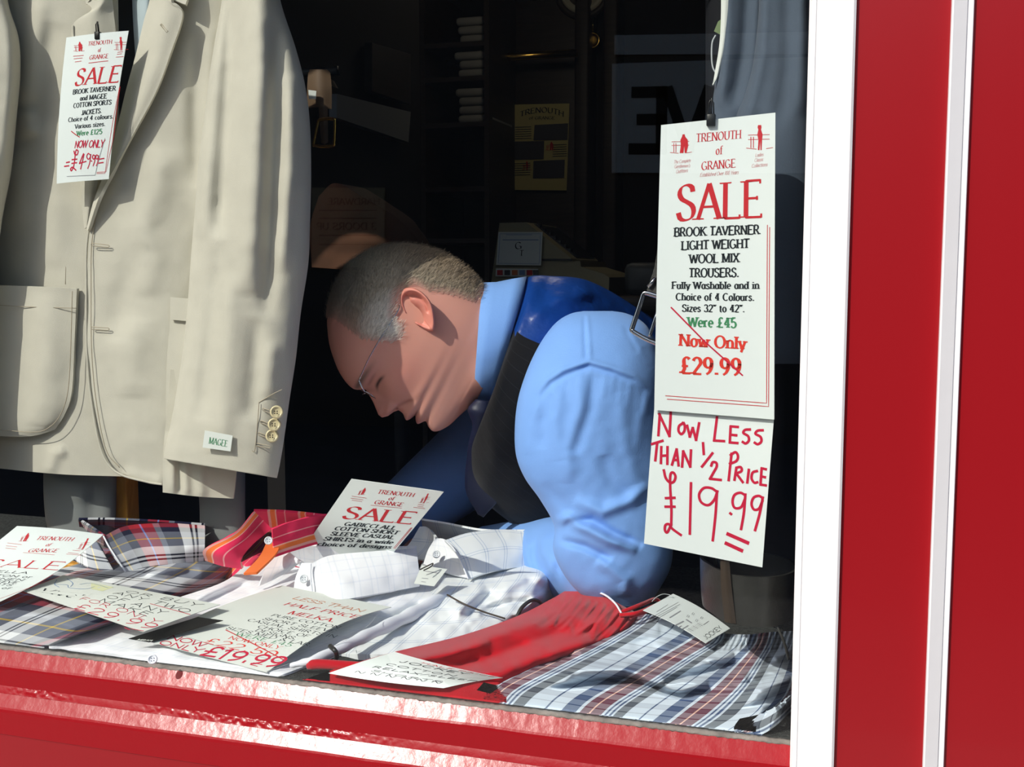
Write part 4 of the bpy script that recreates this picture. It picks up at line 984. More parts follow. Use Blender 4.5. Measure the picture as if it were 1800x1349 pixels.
P = hget(ctrl, 200, 140, FL, .0015, 40, 111); pile('shorts_body', P, M['boxer'], T, uvrot=lambda a: a*[1.0, 1.0]+[.05, 0])
P = hget([[(1296,1294,.005), (1332,1294,.006), (1362,1278,.006), (1392,1250,.006)], [(1290,1280,.014), (1330,1276,.020), (1366,1256,.020), (1402,1222,.018)], [(1300,1264,.022), (1342,1254,.026), (1376,1236,.026), (1408,1204,.022)]], 60, 30, [((-1)**k*.004, 4, [(1300+13*k, 1255-7*k), (1302+13*k, 1272-7*k), (1312+13*k, 1296-8*k)]) for k in range(8)], .003, 14, 131)
sheet('hem_fold', P, .002, M['boxer'], T, uvrot=lambda a: a[:, ::-1]*[1.0, 1.0]+[.09, .01])
# ================================================================== THE SHOPKEEPER
_atd0 = at_d
def at_d(px, py, dd): return _atd0(px, py, np.asarray(dd, float)-.035)
PT['d'] = at_d
MAN = thing('person', 'man with short grey hair and glasses, bending over the display in blue shirt and waistcoat', 'person', (at_d(1250, 800, 1.9)[0], at_d(1250, 800, 1.9)[1], .15))
D0 = 1.58; S0 = D0/F_PX
HEADC = (735.0, 545.0)
dv = np.array([.89, .456]); dv /= np.linalg.norm(dv); fv = np.array([-dv[1], dv[0]])
def head_pt(f, u, l):
    f, u, l = np.broadcast_arrays(np.asarray(f, float), np.asarray(u, float), np.asarray(l, float))
    px = HEADC[0]+f*fv[0]-u*dv[0]; py = HEADC[1]+f*fv[1]-u*dv[1]
    return at_d(px, py, D0-l*S0)
def itp(x, xs, ys): return np.interp(x, xs, ys)
def sm(xs, ys):
    xs = np.array(xs, float); ys = np.array(ys, float)
    xx = np.linspace(xs[0], xs[-1], 400); m = np.gradient(ys, xs)
    i = np.clip(np.searchsorted(xs, xx)-1, 0, len(xs)-2); h = xs[i+1]-xs[i]; t = (xx-xs[i])/h
    yy = (2*t**3-3*t**2+1)*ys[i]+(t**3-2*t**2+t)*h*m[i]+(-2*t**3+3*t**2)*ys[i+1]+(t**3-t**2)*h*m[i+1]
    return lambda q: np.interp(q, xx, yy)
# profiles against u (up the head, px units)
fu = [-230,-185,-165,-150,-143,-135,-124,-112,-101,-90,-80,-71,-58,-44,-26,0,15,26,38,65,90,122,138,147,151]
ff = [ 62,  74,  98, 132, 152, 165, 173, 174, 171,176,172,178,174,172,170,165,168,173,175,166,147,110, 80, 50, 22]
bu = [-230,-150,-110,-77,-50,-19,35,82,120,138,147,151]
bb = [-84,-82,-84,-92,-101,-107,-104,-86,-56,-30,-8,20]
hu = [-230,-180,-150,-130,-105,-80,-40,0,30,60,90,118,135,146,151]
hw_ = [72, 68, 66, 66, 72, 79, 86, 90, 93, 95, 90, 74, 54, 28, 2]
FF, BB, HWf = sm(fu, ff), sm(bu, bb), sm(hu, hw_)
def head_grid(us, ths):
    U, TH = np.meshgrid(us, ths, indexing='ij')
    f0, b0, w0 = FF(U), BB(U), HWf(U)
    c = np.clip(8+0*U, b0+8, f0-8); c = np.where(U > 120, (f0+b0)/2, c)
    co, si = np.cos(TH), np.sin(TH)
    a = np.where(co > 0, f0-c, c-b0)
    p = np.where(co > 0, 2.15, 2.1)
    # jaw narrows toward the chin, forehead stays broad
    nar = np.interp(U, [-230,-190,-160,-140,-100,-50,0,40,151], [0,.05,.30,.42,.34,.22,.10,.05,0])
    ex = 2/p
    f = c+a*np.sign(co)*np.abs(co)**ex
    l = w0*np.sign(si)*np.abs(si)**ex*(1-nar*np.clip(co, 0, 1)**1.2)
    gs = lambda u0, su, l0, sl_: np.exp(-((U-u0)/su)**2-((np.abs(l)-l0)/sl_)**2)*(co > 0)
    # eye sockets, brows, cheekbones, mouth, chin
    f = f-13*gs(12, 15, 36, 20)+5*gs(36, 11, 40, 26)-5*gs(20, 10, 0, 9)+5*gs(-26, 20, 56, 18)
    f = f-4*gs(-58, 12, 30, 12)+4*gs(-70, 7, 0, 22)+3*gs(-90, 6, 0, 20)-5*np.exp(-((U+80)/2.6)**2-(l/25)**2)*(co > 0)-3*gs(-101, 5, 0, 18)+4*gs(-122, 12, 0, 16)
    f = f-4*np.exp(-((U+50+(.9*(np.abs(l)-22)))/6)**2-((np.abs(l)-30)/12)**2)*(co > 0)      # smile fold
    # eyeball and lids, looking down
    f = f+7*gs(9, 8, 35, 13)-2.5*np.exp(-((U-4+((np.abs(l)-35)/13)**2*3)/1.6)**2-((np.abs(l)-35)/13)**4)*(co > 0)
    # nose
    nb = np.interp(U, [-50,-44,-38,-30,-22,-10,4,16,26], [0,7,19,27,27,20,11,4,0])
    sg = np.interp(U, [-50,-40,-28,-15,5,26], [15,15,14,11,9,9])
    f = f+nb*np.exp(-(l/sg)**2)*(co > 0)
    f = f+10*np.exp(-((U+35)/7)**2-((np.abs(l)-16)/6)**2)*(co > 0)-6*np.exp(-((U+44)/3.5)**2-((np.abs(l)-9)/5)**2)*(co > 0)
    return f, U, l, TH, co
us = np.concatenate([np.linspace(-164, -150, 8)[:-1], np.linspace(-150, 40, 130)[:-1], np.linspace(40, 120, 34)[:-1], 151-31*np.linspace(1, 0, 18)**2*1.0])
ths = np.linspace(-np.pi, np.pi, 181)[:-1]
ths = ths-0.35*np.sin(ths)*0.0
hf, hU, hl, hTH, hco = head_grid(us, ths)
HP = head_pt(hf, hU, hl)
# skin colour: ruddy cheeks, ears, lips; shaven jaw
base_c = np.array([.78, .37, .28]); C = np.ones(hf.shape+(3,))*base_c
def blend(w, c): 
    global C
    C = C*(1-w[..., None])+np.array(c)*w[..., None]
blend(.45*np.exp(-((hU+30)/34)**2-((hf-110)/40)**2), (.78, .29, .23))
blend(.5*np.exp(-((hU+28)/14)**2-(hl/20)**2)*(hf > 160), (.72, .28, .22))
blend(np.clip(.40*np.exp(-((hU+112)/30)**2)*np.clip((hf-20)/60, 0, 1), 0, 1), (.55, .31, .26))
lipw = np.exp(-((hU+76)/4)**2-(hl/22)**4)+np.exp(-((hU+87)/4.5)**2-(hl/20)**4)
blend(np.clip(.7*lipw*(hf > 140), 0, 1), (.42, .13, .12))
blend(.8*np.exp(-((hU+80)/1.6)**2-(hl/25)**4)*(hf > 140), (.12, .04, .035))
blend(.9*np.exp(-((hU-33-((np.abs(hl)-38)/30)**2*-4)/6)**2-((np.abs(hl)-42)/24)**4)*(hf > 110), (.15, .10, .07))
blend(.95*np.exp(-((hU-4+((np.abs(hl)-37)/15)**2*3)/3.0)**2-((np.abs(hl)-37)/16)**4)*(hf > 110), (.05, .03, .025))
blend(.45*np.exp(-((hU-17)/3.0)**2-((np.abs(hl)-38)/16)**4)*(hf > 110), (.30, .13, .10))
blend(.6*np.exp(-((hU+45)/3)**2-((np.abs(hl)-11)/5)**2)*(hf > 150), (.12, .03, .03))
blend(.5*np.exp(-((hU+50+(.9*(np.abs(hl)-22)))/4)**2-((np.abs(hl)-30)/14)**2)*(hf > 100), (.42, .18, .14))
m, n = hf.shape
bodyV = [HP.reshape(-1, 3)]; bodyC = [C.reshape(-1, 3)]
bodyF = [(i*n+j, i*n+(j+1) % n, (i+1)*n+(j+1) % n, (i+1)*n+j) for i in range(m-1) for j in range(n)]+[tuple((m-1)*n+j for j in range(n)), tuple(range(n))[::-1]]
bn = m*n
def body_add(V, F, c):
    global bn
    V = np.asarray(V, float).reshape(-1, 3); bodyV.append(V); bodyC.append(np.broadcast_to(np.asarray(c, float), V.shape) if np.ndim(c) == 1 else c)
    bodyF.extend([tuple(i+bn for i in f) for f in F]); bn += len(V)
# ears: a cupped disc with a rolled rim, tilted back
def ear(side):
    nr, na = 20, 56
    V = []; Cc = []
    for i in range(nr+1):
        r = i/nr
        for k in range(na):
            a = 2*math.pi*k/na
            # outline in (p along the ear's width, q along its length)
            q = math.sin(a); p = math.cos(a)
            W = 27*(1.0+.10*q); 
            if q < 0: W *= (1-.42*(-q)**1.5)
            pp = p*W*r*(1.0 if p < 0 else .82); qq = q*45*r
            ang = math.radians(27)                                   # top leans to the back of the head
            f = 3+pp*math.cos(ang)-qq*math.sin(ang)-2; u = qq*math.cos(ang)+pp*math.sin(ang)
            rim = math.exp(-((r-.88)/.10)**2)*(1.0 if (q > -.55) else .5)
            if p > .55 and -.35 < q < .2: rim *= .25
            fl = 16+ (-pp)*.62*.9                                     # flares off toward the back
            h = 8*rim-5.0*math.exp(-((r-.66)/.12)**2)*(q > -.5)
            dist = math.hypot((pp-5)/11, (qq+4)/15); h -= 15*math.exp(-dist**2)       # concha
            dist = math.hypot((pp+5)/5, (qq-4)/20); h += 4.5*math.exp(-dist**2)       # antihelix
            dist = math.hypot((pp-15)/5, (qq+8)/7); h += 5*math.exp(-dist**2)         # tragus
            l = 84+fl*(.55+.45*r if p < 0 else .55)+h
            if r >= .999: l -= 4
            V.append((f, u, side*l)); 
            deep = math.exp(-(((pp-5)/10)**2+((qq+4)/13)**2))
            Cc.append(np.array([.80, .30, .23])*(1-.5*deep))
    # back skin of the ear down to the head
    base_i = len(V)
    for k in range(na):
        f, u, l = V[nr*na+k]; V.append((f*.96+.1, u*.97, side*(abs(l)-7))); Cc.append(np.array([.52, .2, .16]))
    for k in range(na):
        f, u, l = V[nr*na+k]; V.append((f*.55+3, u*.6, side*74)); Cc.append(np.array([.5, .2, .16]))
    F = [(i*na+k, i*na+(k+1) % na, (i+1)*na+(k+1) % na, (i+1)*na+k) for i in range(nr+2) for k in range(na)]
    F.append(tuple(range(na)))
    A = np.array(V); body_add(head_pt(A[:, 0], A[:, 1], A[:, 2]), F, np.array(Cc))
ear(1); ear(-1)
SK = (.48, .235, .18)
def limb(pts, rads, n=16, k=24):
    P = crom(np.array(pts, float), k); r = np.interp(np.linspace(0, 1, k), np.linspace(0, 1, len(rads)), rads)
    body_add(*tube_vf(P, r, n), SK)
# joints (world)
neck0 = at_d(860, 590, 1.60); sh_l = at_d(1040, 640, 1.49); el_l = at_d(1080, 1000, 1.435); wr_l = at_d(858, 962, 1.735)
sh_r = at_d(930, 690, 1.80); el_r = at_d(745, 870, 1.83); wr_r = at_d(590, 950, 1.78)
chest = at_d(1010, 690, 1.66); belly = at_d(1170, 800, 1.78); hip = at_d(1310, 860, 1.92)
limb([neck0, at_d(930, 620, 1.63), chest, belly, hip], [.044, .052, .105, .11, .11], 20, 30)
limb([chest, sh_l], [.06, .052], 12, 8); limb([chest, sh_r], [.07, .058], 12, 8)
limb([sh_l, (sh_l+el_l)/2, el_l], [.056, .050, .040]); limb([el_l, at_d(1010,985,1.555), at_d(945,972,1.655), wr_l], [.038, .034, .030, .025])
limb([sh_r, (sh_r+el_r)/2, el_r], [.056, .050, .040]); limb([el_r, (el_r+wr_r)/2, wr_r], [.041, .036, .027])
def hand(w, d, up, side):
    d = d/np.linalg.norm(d); sd = np.cross(up, d); sd /= np.linalg.norm(sd); up = np.cross(d, sd)
    body_add(*ellipsoid_vf(w+d*.045, [d*.055, sd*.042, up*.016], 18, 12), SK)
    for k, L in enumerate((.070, .080, .076, .060)):
        o = w+d*.085+sd*(.030-.020*k)
        P = [o-d*.03, o, o+d*L*.45+up*.004, o+d*L*.78-up*.014, o+d*L*.9-up*.034]
        body_add(*tube_vf(crom(np.array(P), 14), np.linspace(.0095, .0070, 14), 10), SK)
    o = w+d*.025+sd*.036*side
    body_add(*tube_vf(crom(np.array([w+d*.02, o+d*.012+sd*.012*side, o+d*.04+sd*.022*side-up*.006, o+d*.062+sd*.018*side-up*.018]), 12), np.linspace(.012, .008, 12), 10), SK)
hand(wr_l+np.array([0, 0, .0]), np.array([-.9, .25, -.05]), np.array([0, 0, 1.0]), 1)
hand(wr_r+np.array([0, 0, .0]), np.array([-.9, .05, -.08]), np.array([0, 0, 1.0]), -1)
hipl = hip+np.array([.02, -.08, -.05]); hipr = hip+np.array([.02, .10, -.05])
feet = []
for h0, dx in ((hipl, .02), (hipr, -.04)):
    kn = h0+np.array([dx+.03, .05, -.42+.0]); an = np.array([kn[0]+.02, kn[1]+.06, .24]); limb([h0, kn, an], [.085, .058, .042]); feet.append((h0, kn, an))
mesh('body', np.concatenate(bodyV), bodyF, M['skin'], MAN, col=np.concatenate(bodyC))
# eyes under the lids
for sgn in (1, -1):
    c = head_pt(128, 8, 35*sgn); r = 11*S0
    o = MB().add(*ellipsoid_vf(c, np.eye(3)*r, 16, 10)).build('eye', M['eye'], MAN)
# ---- hair: close cropped shell and strands
def in_hair(f, u):
    poly = np.array([(110,175),(84,124),(93,62),(74,14),(58,2),(34,8),(26,34),(-8,44),(-34,30),(-36,0),(-48,-40),(-56,-84),(-130,-92),(-130,175)], float)
    ins = np.zeros(np.shape(f), bool); j = len(poly)-1
    for i in range(len(poly)):
        xi, yi = poly[i]; xj, yj = poly[j]
        c = ((yi > u) != (yj > u)) & (f < (xj-xi)*(u-yi)/(yj-yi+1e-9)+xi); ins ^= c; j = i
    return ins
HN = np.cross(np.roll(HP, -1, 1)-np.roll(HP, 1, 1), np.gradient(HP, axis=0)); HN /= np.linalg.norm(HN, axis=2)[..., None]+1e-12
cen = head_pt(20, 30, 0)
if (HN*(HP-cen)).sum() < 0: HN = -HN
mask = in_hair(hf, hU)
HEDGE = np.array([(84,124),(93,62),(74,14),(58,2),(34,8),(26,34),(-8,44),(-34,30),(-36,0),(-48,-40),(-56,-84),(-130,-92)], float)
edge_d, _t = seg_dist(hf, hU, HEDGE); soft = np.clip(edge_d/16, 0, 1)
def hair_col(f, u):
    f = np.asarray(f, float); u = np.asarray(u, float)
    gray = np.clip(1-np.hypot((f-45)/70, (u-30)/60), 0, 1)**.7          # silver at the temple
    top = np.clip((u-70)/60, 0, 1); back = np.clip((-f-40)/50, 0, 1)
    c = np.array([.34, .285, .205])+0*f[..., None]
    c = c*(1-gray[..., None])+np.array([.85, .82, .74])*gray[..., None]
    c = c*(1-.6*back[..., None])+np.array([.20, .13, .075])*.6*back[..., None]
    return c*(1-.25*top[..., None])
ins = mask[:-1] & np.roll(mask, -1, 1)[:-1] & mask[1:] & np.roll(mask, -1, 1)[1:]
idx = {}; hv = []; hc = []; hF = []
noise = NR.rand(*hf.shape)
thin = np.clip((hf-40)/60, 0, 1)*np.clip((hU-50)/40, 0, 1)
for i, j in zip(*np.nonzero(ins)):
    q = []
    for a, b_ in ((i, j), (i, (j+1) % n), (i+1, (j+1) % n), (i+1, j)):
        if (a, b_) not in idx:
            idx[(a, b_)] = len(hv); hv.append(HP[a, b_]+HN[a, b_]*(.0003+(.0010+.0016*noise[a, b_]*(1-.6*thin[a, b_]))*soft[a, b_]))
            cc = hair_col(hf[a, b_], hU[a, b_])*(.75+.4*noise[a, b_]); t = max(.55*thin[a, b_], .9-.9*soft[a, b_]); hc.append(cc*(1-t)+np.array([.70, .34, .26])*t)
        q.append(idx[(a, b_)])
    hF.append(tuple(q))
cap_ii, cap_jj = np.nonzero(mask)
area_w = np.linalg.norm(np.cross(np.roll(HP, -1, 1)-HP, np.gradient(HP, axis=0)), axis=2)[mask]; area_w /= area_w.sum()
pick = NR.choice(len(cap_ii), 15000, p=area_w)
eb = head_pt(-60, 20, 0)-head_pt(60, 20, 0); eb /= np.linalg.norm(eb); eu = head_pt(0, 60, 0)-head_pt(0, 0, 0); eu /= np.linalg.norm(eu)
for k in pick:
    i, j = cap_ii[k], cap_jj[k]
    if R.random() < thin[i, j]*.8 or R.random() < .5*(1-soft[i, j]): continue
    nn = HN[i, j]; p = HP[i, j]+(np.gradient(HP, axis=1)[i, j] if False else 0)+NR.randn(3)*.0012
    f, u = hf[i, j], hU[i, j]
    comb = eb*1.0+eu*(-.35 if u < 60 else .05)+NR.randn(3)*.28
    comb = comb-nn*(comb@nn); comb /= np.linalg.norm(comb)+1e-9
    L = R.uniform(.005, .0095)*(1-.35*(u < -20)); sd = np.cross(comb, nn)*R.uniform(.00014, .00026)
    a = p+nn*.001; m_ = p+comb*L*.55+nn*(.0032+.002*R.random()); e = p+comb*L+nn*(.0030+.003*R.random())
    o = len(hv); hv += [a-sd, a+sd, m_+sd*.8, m_-sd*.8, e]
    cc = hair_col(f, u)*R.uniform(.55, 1.55); hc += [cc]*5; hF += [(o, o+1, o+2, o+3), (o+3, o+2, o+4)]
mesh('hair', hv, hF, M['hair'], MAN, col=np.array(hc), label='short cropped hair, grey at the temples')
# ---- glasses
GL = thing('glasses', None, None, (0, 0, 0)); GL.parent = MAN; GL.location = head_pt(170, 15, 0)-LOC[MAN.name]; LOC[GL.name] = head_pt(170, 15, 0)
for sgn in (1, -1):
    pts = np.array([(6, 34, 97), (16, 31, 96), (60, 35, 93), (110, 38, 86), (158, 36, 74)], float); c = crom(pts, 30)
    b = MB(); b.tube(head_pt(c[:, 0], c[:, 1], c[:, 2]*sgn), .0009, 6); b.build('temple_arm', M['chrome'], GL)
    a = np.linspace(0, 2*np.pi, 41); 
    rim = head_pt(173-3*np.cos(a)**2, 12+17*np.sin(a), sgn*(38+25*np.cos(a)))
    b = MB(); b.tube(rim[:-1][list(range(40))+[0, 1]], .0007, 5, False); o = b.build('rim', M['chrome'], GL)
    cc = head_pt(173, 12, sgn*38)
    mesh('lens', np.concatenate([[cc], rim[:-1]]), [(0, 1+k, 1+(k+1) % 40) for k in range(40)], M['glass'], GL, smooth=False)
    b = MB(); c = crom(np.array([(158,36,74), (166,26,70), (171,18,64)], float), 8); b.tube(head_pt(c[:, 0], c[:, 1], c[:, 2]*sgn), .0013, 6); b.build('hinge', M['chrome'], GL)
c = crom(np.array([(173,16,14), (178,20,0), (173,16,-14)], float), 12); b = MB(); b.tube(head_pt(c[:, 0], c[:, 1], c[:, 2]), .0009, 6); b.build('bridge', M['chrome'], GL)
# ---- shirt, waistcoat, collar, tie
def dring(top, bot, dc, rd, n=64, flat=1.0, e=.9):
    """closed ring in a plane seen as a line from top to bottom pixel; near side first"""
    th = 2*np.pi*np.arange(n)/n; t = np.array(top, float); b_ = np.array(bot, float)
    co, si = np.cos(th), np.sin(th)
    k = (1-np.sign(co)*np.abs(co)**e)/2
    px = t[0]+(b_[0]-t[0])*k; py = t[1]+(b_[1]-t[1])*k
    return np.stack([px, py, dc-rd*np.sign(si)*np.abs(si)**e], -1)
def dloft(rings, m, n=64):
    A = np.array([dring(*r, n=n) for r in rings]); return crom(A, m)
A = dloft([((924,489),(868,702),1.61,.070), ((938,485),(842,760),1.615,.100), ((962,485),(822,812),1.63,.135), ((1032,493),(850,880),1.66,.165), ((1112,536),(965,962),1.72,.165), ((1205,602),(1085,1012),1.80,.16), ((1340,700),(1235,1052),1.92,.15)], 110, 96)
PX, PY, Q = A[..., 0], A[..., 1], A[..., 2]
Q = Q-folds(PX, PY, [(.007, 10, [(960,520),(1010,530),(1060,560)]), (.007, 9, [(930,560),(985,530),(1040,515)]), (-.005, 7, [(950,545),(1000,530),(1070,530)]), (.006, 12, [(1010,505),(1080,530),(1150,580)]), (.005, 10, [(890,640),(860,740),(870,820)])])-vnoise(PX, PY, 40, 7)*.003
GP = at_d(PX, PY, Q); mm, nn_ = PX.shape
back, front = [], []
for i in range(mm-1):
    for j in range(nn_):
        q = (i*nn_+j, i*nn_+(j+1) % nn_, (i+1)*nn_+(j+1) % nn_, (i+1)*nn_+j)
        x, y = PX[i, j], PY[i, j]
        (back if y < 578+.42*(x-900) and y < 640 else front).append(q)
V = GP.reshape(-1, 3)
VS = thing('waistcoat', None, None, (0, 0, 0)); VS.parent = MAN; LOC[VS.name] = LOC[MAN.name].copy(); VS.location = (0, 0, 0)
def sub(F): 
    u = sorted({i for f in F for i in f}); r = {v: k for k, v in enumerate(u)}; return V[u], [tuple(r[i] for i in f) for f in F], u
vv, f_, u_ = sub(back); mesh('back_panel', vv, f_, M['satin'], VS, label='blue satin waistcoat back')
L_ = np.concatenate([[0], np.cumsum(np.linalg.norm(np.diff(GP, axis=0), axis=2).mean(1))]); uvg = np.stack([np.broadcast_to(np.arange(nn_)*.9/nn_, (mm, nn_)), np.broadcast_to(L_[:, None], (mm, nn_))], -1).reshape(-1, 2)
vv, f_, u_ = sub(front); mesh('front_panel', vv, f_, M['vest_black'], VS, uv=uvg[u_], label='black pinstriped waistcoat front')
def dtube(pts, r, name, mat, par, n=6, k=10):
    c = crom(np.array(pts, float), k*len(pts)); b = MB(); b.tube(at_d(c[:, 0], c[:, 1], c[:, 2]), r, n); return b.build(name, mat, par)
SH = thing('shirt', None, None, (0, 0, 0)); SH.parent = MAN; LOC[SH.name] = LOC[MAN.name].copy()
# collar: band round the neck with the fall lying over it
rings = [((846,500),(832,699),1.605,.083), ((848,497),(832,702),1.605,.0865), ((872,496),(842,706),1.605,.0875), ((902,490),(857,706),1.605,.087), ((926,486),(869,702),1.605,.085), ((925,489),(868,698),1.605,.082), ((900,497),(856,698),1.605,.078), ((860,503),(838,696),1.605,.078), ((846,500),(832,699),1.605,.083)]
A = np.array([dring(*r, n=96) for r in rings]); 
Q = A[..., 2]-folds(A[..., 0], A[..., 1], [(.004, 9, [(905,490),(898,560),(886,620)]), (-.003, 8, [(880,500),(876,560)]), (.003, 10, [(858,520),(850,640)])])
loft('collar', at_d(A[..., 0], A[..., 1], Q), M['shirt_blue'], SH, caps=False)
P = at_d(*[np.array(x, float) for x in zip(*[(832,640,1.530), (868,640,1.535), (838,700,1.575), (868,698,1.565)])]) if False else None
A = dloft([((905,494),(862,700),1.61,.079), ((935,489),(862,735),1.615,.088), ((955,500),(870,760),1.63,.095)], 12, 64); loft('yoke', at_d(A[..., 0], A[..., 1], A[..., 2]), M['shirt_blue'], SH)
# left sleeve
rows = [(547,1026,1076,0,1.52,.012), (551,1005,1100,0,1.515,.035), (562,984,1124,0,1.51,.055), (580,966,1142,0,1.50,.068), (610,946,1156,0,1.49,.080), (650,927,1166,0,1.48,.086), (700,911,1169,0,1.47,.086), (750,905,1171,0,1.465,.084), (800,907,1173,0,1.46,.080), (840,922,1175,0,1.455,.075), (880,950,1178,0,1.45,.070), (925,974,1182,0,1.445,.068), (965,972,1183,0,1.44,.066), (1000,985,1178,0,1.435,.060), (1035,1010,1160,0,1.43,.05), (1068,1050,1138,0,1.43,.03)]
FLA = [(.004, 5, [(943,692),(962,668),(990,650),(1035,635),(1075,646),(1115,662),(1160,700)]), (-.003, 5, [(948,702),(970,676),(995,660),(1036,645),(1080,658),(1118,674)]), (.003, 4, [(1032,552),(1034,595),(1036,635)]), (-.0035, 4, [(1027,555),(1029,595),(1031,634)]),
      (.015, 13, [(1028,662),(1018,730),(1000,790),(996,850)]), (-.014, 11, [(1046,660),(1036,720),(1015,780),(1005,800)]), (-.012, 10, [(968,690),(956,740),(952,790)]), (.010, 9, [(950,700),(930,750),(925,800)]), (.012, 12, [(985,680),(975,740),(985,810)]),
      (.012, 14, [(1090,690),(1100,780),(1120,850)]), (-.010, 14, [(1062,800),(1075,850),(1105,880)]), (.012, 14, [(1010,880),(1060,900),(1110,880),(1140,850)]), (-.012, 10, [(990,920),(1040,915),(1080,940),(1130,960)]), (.018, 12, [(976,918),(1000,912),(1020,925),(1070,950),(1120,968)]), (-.012, 9, [(985,950),(1030,962),(1075,985)]), (.010, 14, [(1050,985),(1100,1020),(1100,1050)]),
      (.008, 9, [(1140,690),(1125,740),(1118,800)]), (-.006, 7, [(1130,610),(1146,650)]), (.006, 7, [(1105,580),(1130,620),(1150,650)]), (-.005, 5, [(1095,570),(1122,620)]), (-.009, 9, [(955,850),(985,880),(1000,905)])]
for k in range(9):
    x = 955+22*k; y = 690-42*math.sin(math.pi*(k+1)/10); FLA.append((.004*(1 if k % 2 else -1), 4.5, [(x, y+4), (x-3, y+26), (x-6, y+52)]))
FL = FLA[:4]+[(a*(.6 if l[0][1] > 865 else .25), w*(.8 if l[0][1] > 865 else 1.0), l) for a, w, l in FLA[4:]]
sleeve(rows, 'sleeve', FL, 201, 170, 300, SH, 'd', .0014, M['shirt_blue'])
# forearm part of the left sleeve, pushed up in folds, running back behind the shirts
def axis_tube(pts, n=48, k=60, fl=(), seed=5, amp=.003):
    c = crom(np.array(pts, float), k); P = at_d(c[:, 0], c[:, 1], c[:, 2]); V, F = tube_vf(P, c[:, 3], n)
    V = V.reshape(-1, 3); pr = proj(V); dep = (V-EYEP)@FW
    cen = np.repeat((P-EYEP)@FW, n); near = np.clip((cen-dep)/np.repeat(c[:, 3], n), 0, 1)
    off = (folds(pr[:, 0], pr[:, 1], fl)+vnoise(pr[:, 0], pr[:, 1], 22, seed)*amp)*near**.5
    V = V-((V-EYEP)/np.linalg.norm(V-EYEP, axis=1)[:, None])*off[:, None]
    return V, F
V, F = axis_tube([(1115,1003,1.455,.056), (1070,998,1.47,.056), (1010,985,1.55,.058), (962,978,1.625,.056), (900,968,1.70,.044), (850,962,1.74,.032)], fl=[(.018, 9, [(962,938),(950,960),(968,990),(965,1020)]), (.014, 9, [(930,945),(925,975),(932,1005)]), (-.014, 8, [(946,950),(938,975),(948,1010)]), (.012, 11, [(985,960),(1010,985),(1000,1020)]), (-.010, 8, [(985,975),(985,1010)])])
mesh('sleeve_forearm', V, F, M['shirt_blue'], SH)
V, F = axis_tube([(985,650,1.74,.075), (935,700,1.79,.080), (850,790,1.82,.072), (760,865,1.83,.062), (700,905,1.82,.052), (600,948,1.79,.036)], seed=9)
mesh('sleeve', V, F, M['shirt_blue'], SH)
# tie
TI = dloft([((836,702),(862,706),1.55,.010), ((822,720),(866,730),1.55,.016), ((830,748),(858,752),1.555,.012), ((822,790),(866,800),1.57,.008), ((818,860),(880,868),1.60,.007), ((840,905),(850,910),1.62,.004)], 40, 32)
loft('tie', at_d(TI[..., 0], TI[..., 1], TI[..., 2]), M['tie'], MAN)
# trousers and shoes (behind the platform)
TS = thing('trousers', None, None, (0, 0, 0)); TS.parent = MAN; LOC[TS.name] = LOC[MAN.name].copy()
b = MB(); b.tube([belly*.5+hip*.5, hip, hip+np.array([.03, .03, -.14])], [.15, .16, .13], 24); b.build('seat', M['trouser_dark'], TS)
for h0, kn, an in feet:
    b = MB(); b.tube(crom(np.array([h0, kn, an+np.array([0, 0, -.03])]), 20), np.linspace(.11, .075, 20), 18); b.build('leg', M['trouser_dark'], TS)
    b = MB(); b.add(*ellipsoid_vf(an+np.array([-.06, -.02, -.05]), [np.array([.135, .03, 0]), np.array([-.01, .045, 0]), np.array([0, 0, .042])], 20, 12)); b.build('shoe', M['leather_black'], MAN)

at_d = _atd0; PT['d'] = at_d
# ================================================================== SALE CARDS
_ath0 = at_h
def at_h(px, py, h): return _ath0(px, py, np.minimum(h, at_y(px, py, .0045)[..., 2]-ZB))      # nothing may reach through the pane
def binder(px, py, q, mode, name='clip', par=None, sc=1.0):
    """small black bulldog clip with two wire arms"""
    c = PT[mode](px, py, q); b = MB()
    w = .0036*sc
    b.box((c[0]-w, c[1]-.003, c[2]-.007*sc), (c[0]+w, c[1]+.004, c[2]+.003*sc), .001)
    o = b.build('clip', M['steel_dark'], par); b = MB()
    for dx in (-.6, .6): b.tube([(c[0]+dx*w, c[1], c[2]+.001), (c[0]+dx*w*.8, c[1]-.001, c[2]+.012*sc), (c[0]+dx*w*.2, c[1], c[2]+.016*sc), (c[0]-dx*w*.1, c[1]+.001, c[2]+.003)], .0008, 5)
    b.build('clip_wire', M['steel_dark'], o); return o
# --- big card on the right, by the trousers
Yc = .034
K = Card([at_y(1162,220,Yc), at_y(1363,198,Yc), at_y(1361,738,Yc-.004), at_y(1150,721,Yc-.004)], lambda u, v: .003*np.sin(np.pi*v))
K.text('TRENOUTH', (1223.4,250), (1303.4,243.3), 14.5); K.text('of', (1258,272), (1270.5,271), 14.5); K.text('GRANGE', (1233,299.3), (1294,294), 14.5)
K.text('Established Over 100 Years', (1230,311), (1298,306), 6.5, 'fine', 'ink_red', .25)
for t, a, c in (('The Complete', (1184,288), (1214,285)), ("Gentlemen's", (1185,296), (1213,294)), ('Outfitters', (1188,305), (1209,302.5)), ('Ladies', (1327.5,276), (1342,274.5)), ('Classic', (1326,285), (1342,283)), ('Collections', (1321,295), (1349,292))):
    K.text(t, a, c, 6, 'fine', 'ink_red', .2)
K.emblem(1196, 253, 36, 0, 0); K.emblem(1334, 242, 44, 0, 1)
K.text('SALE', (1189,388), (1345,381), 63, 'serif')
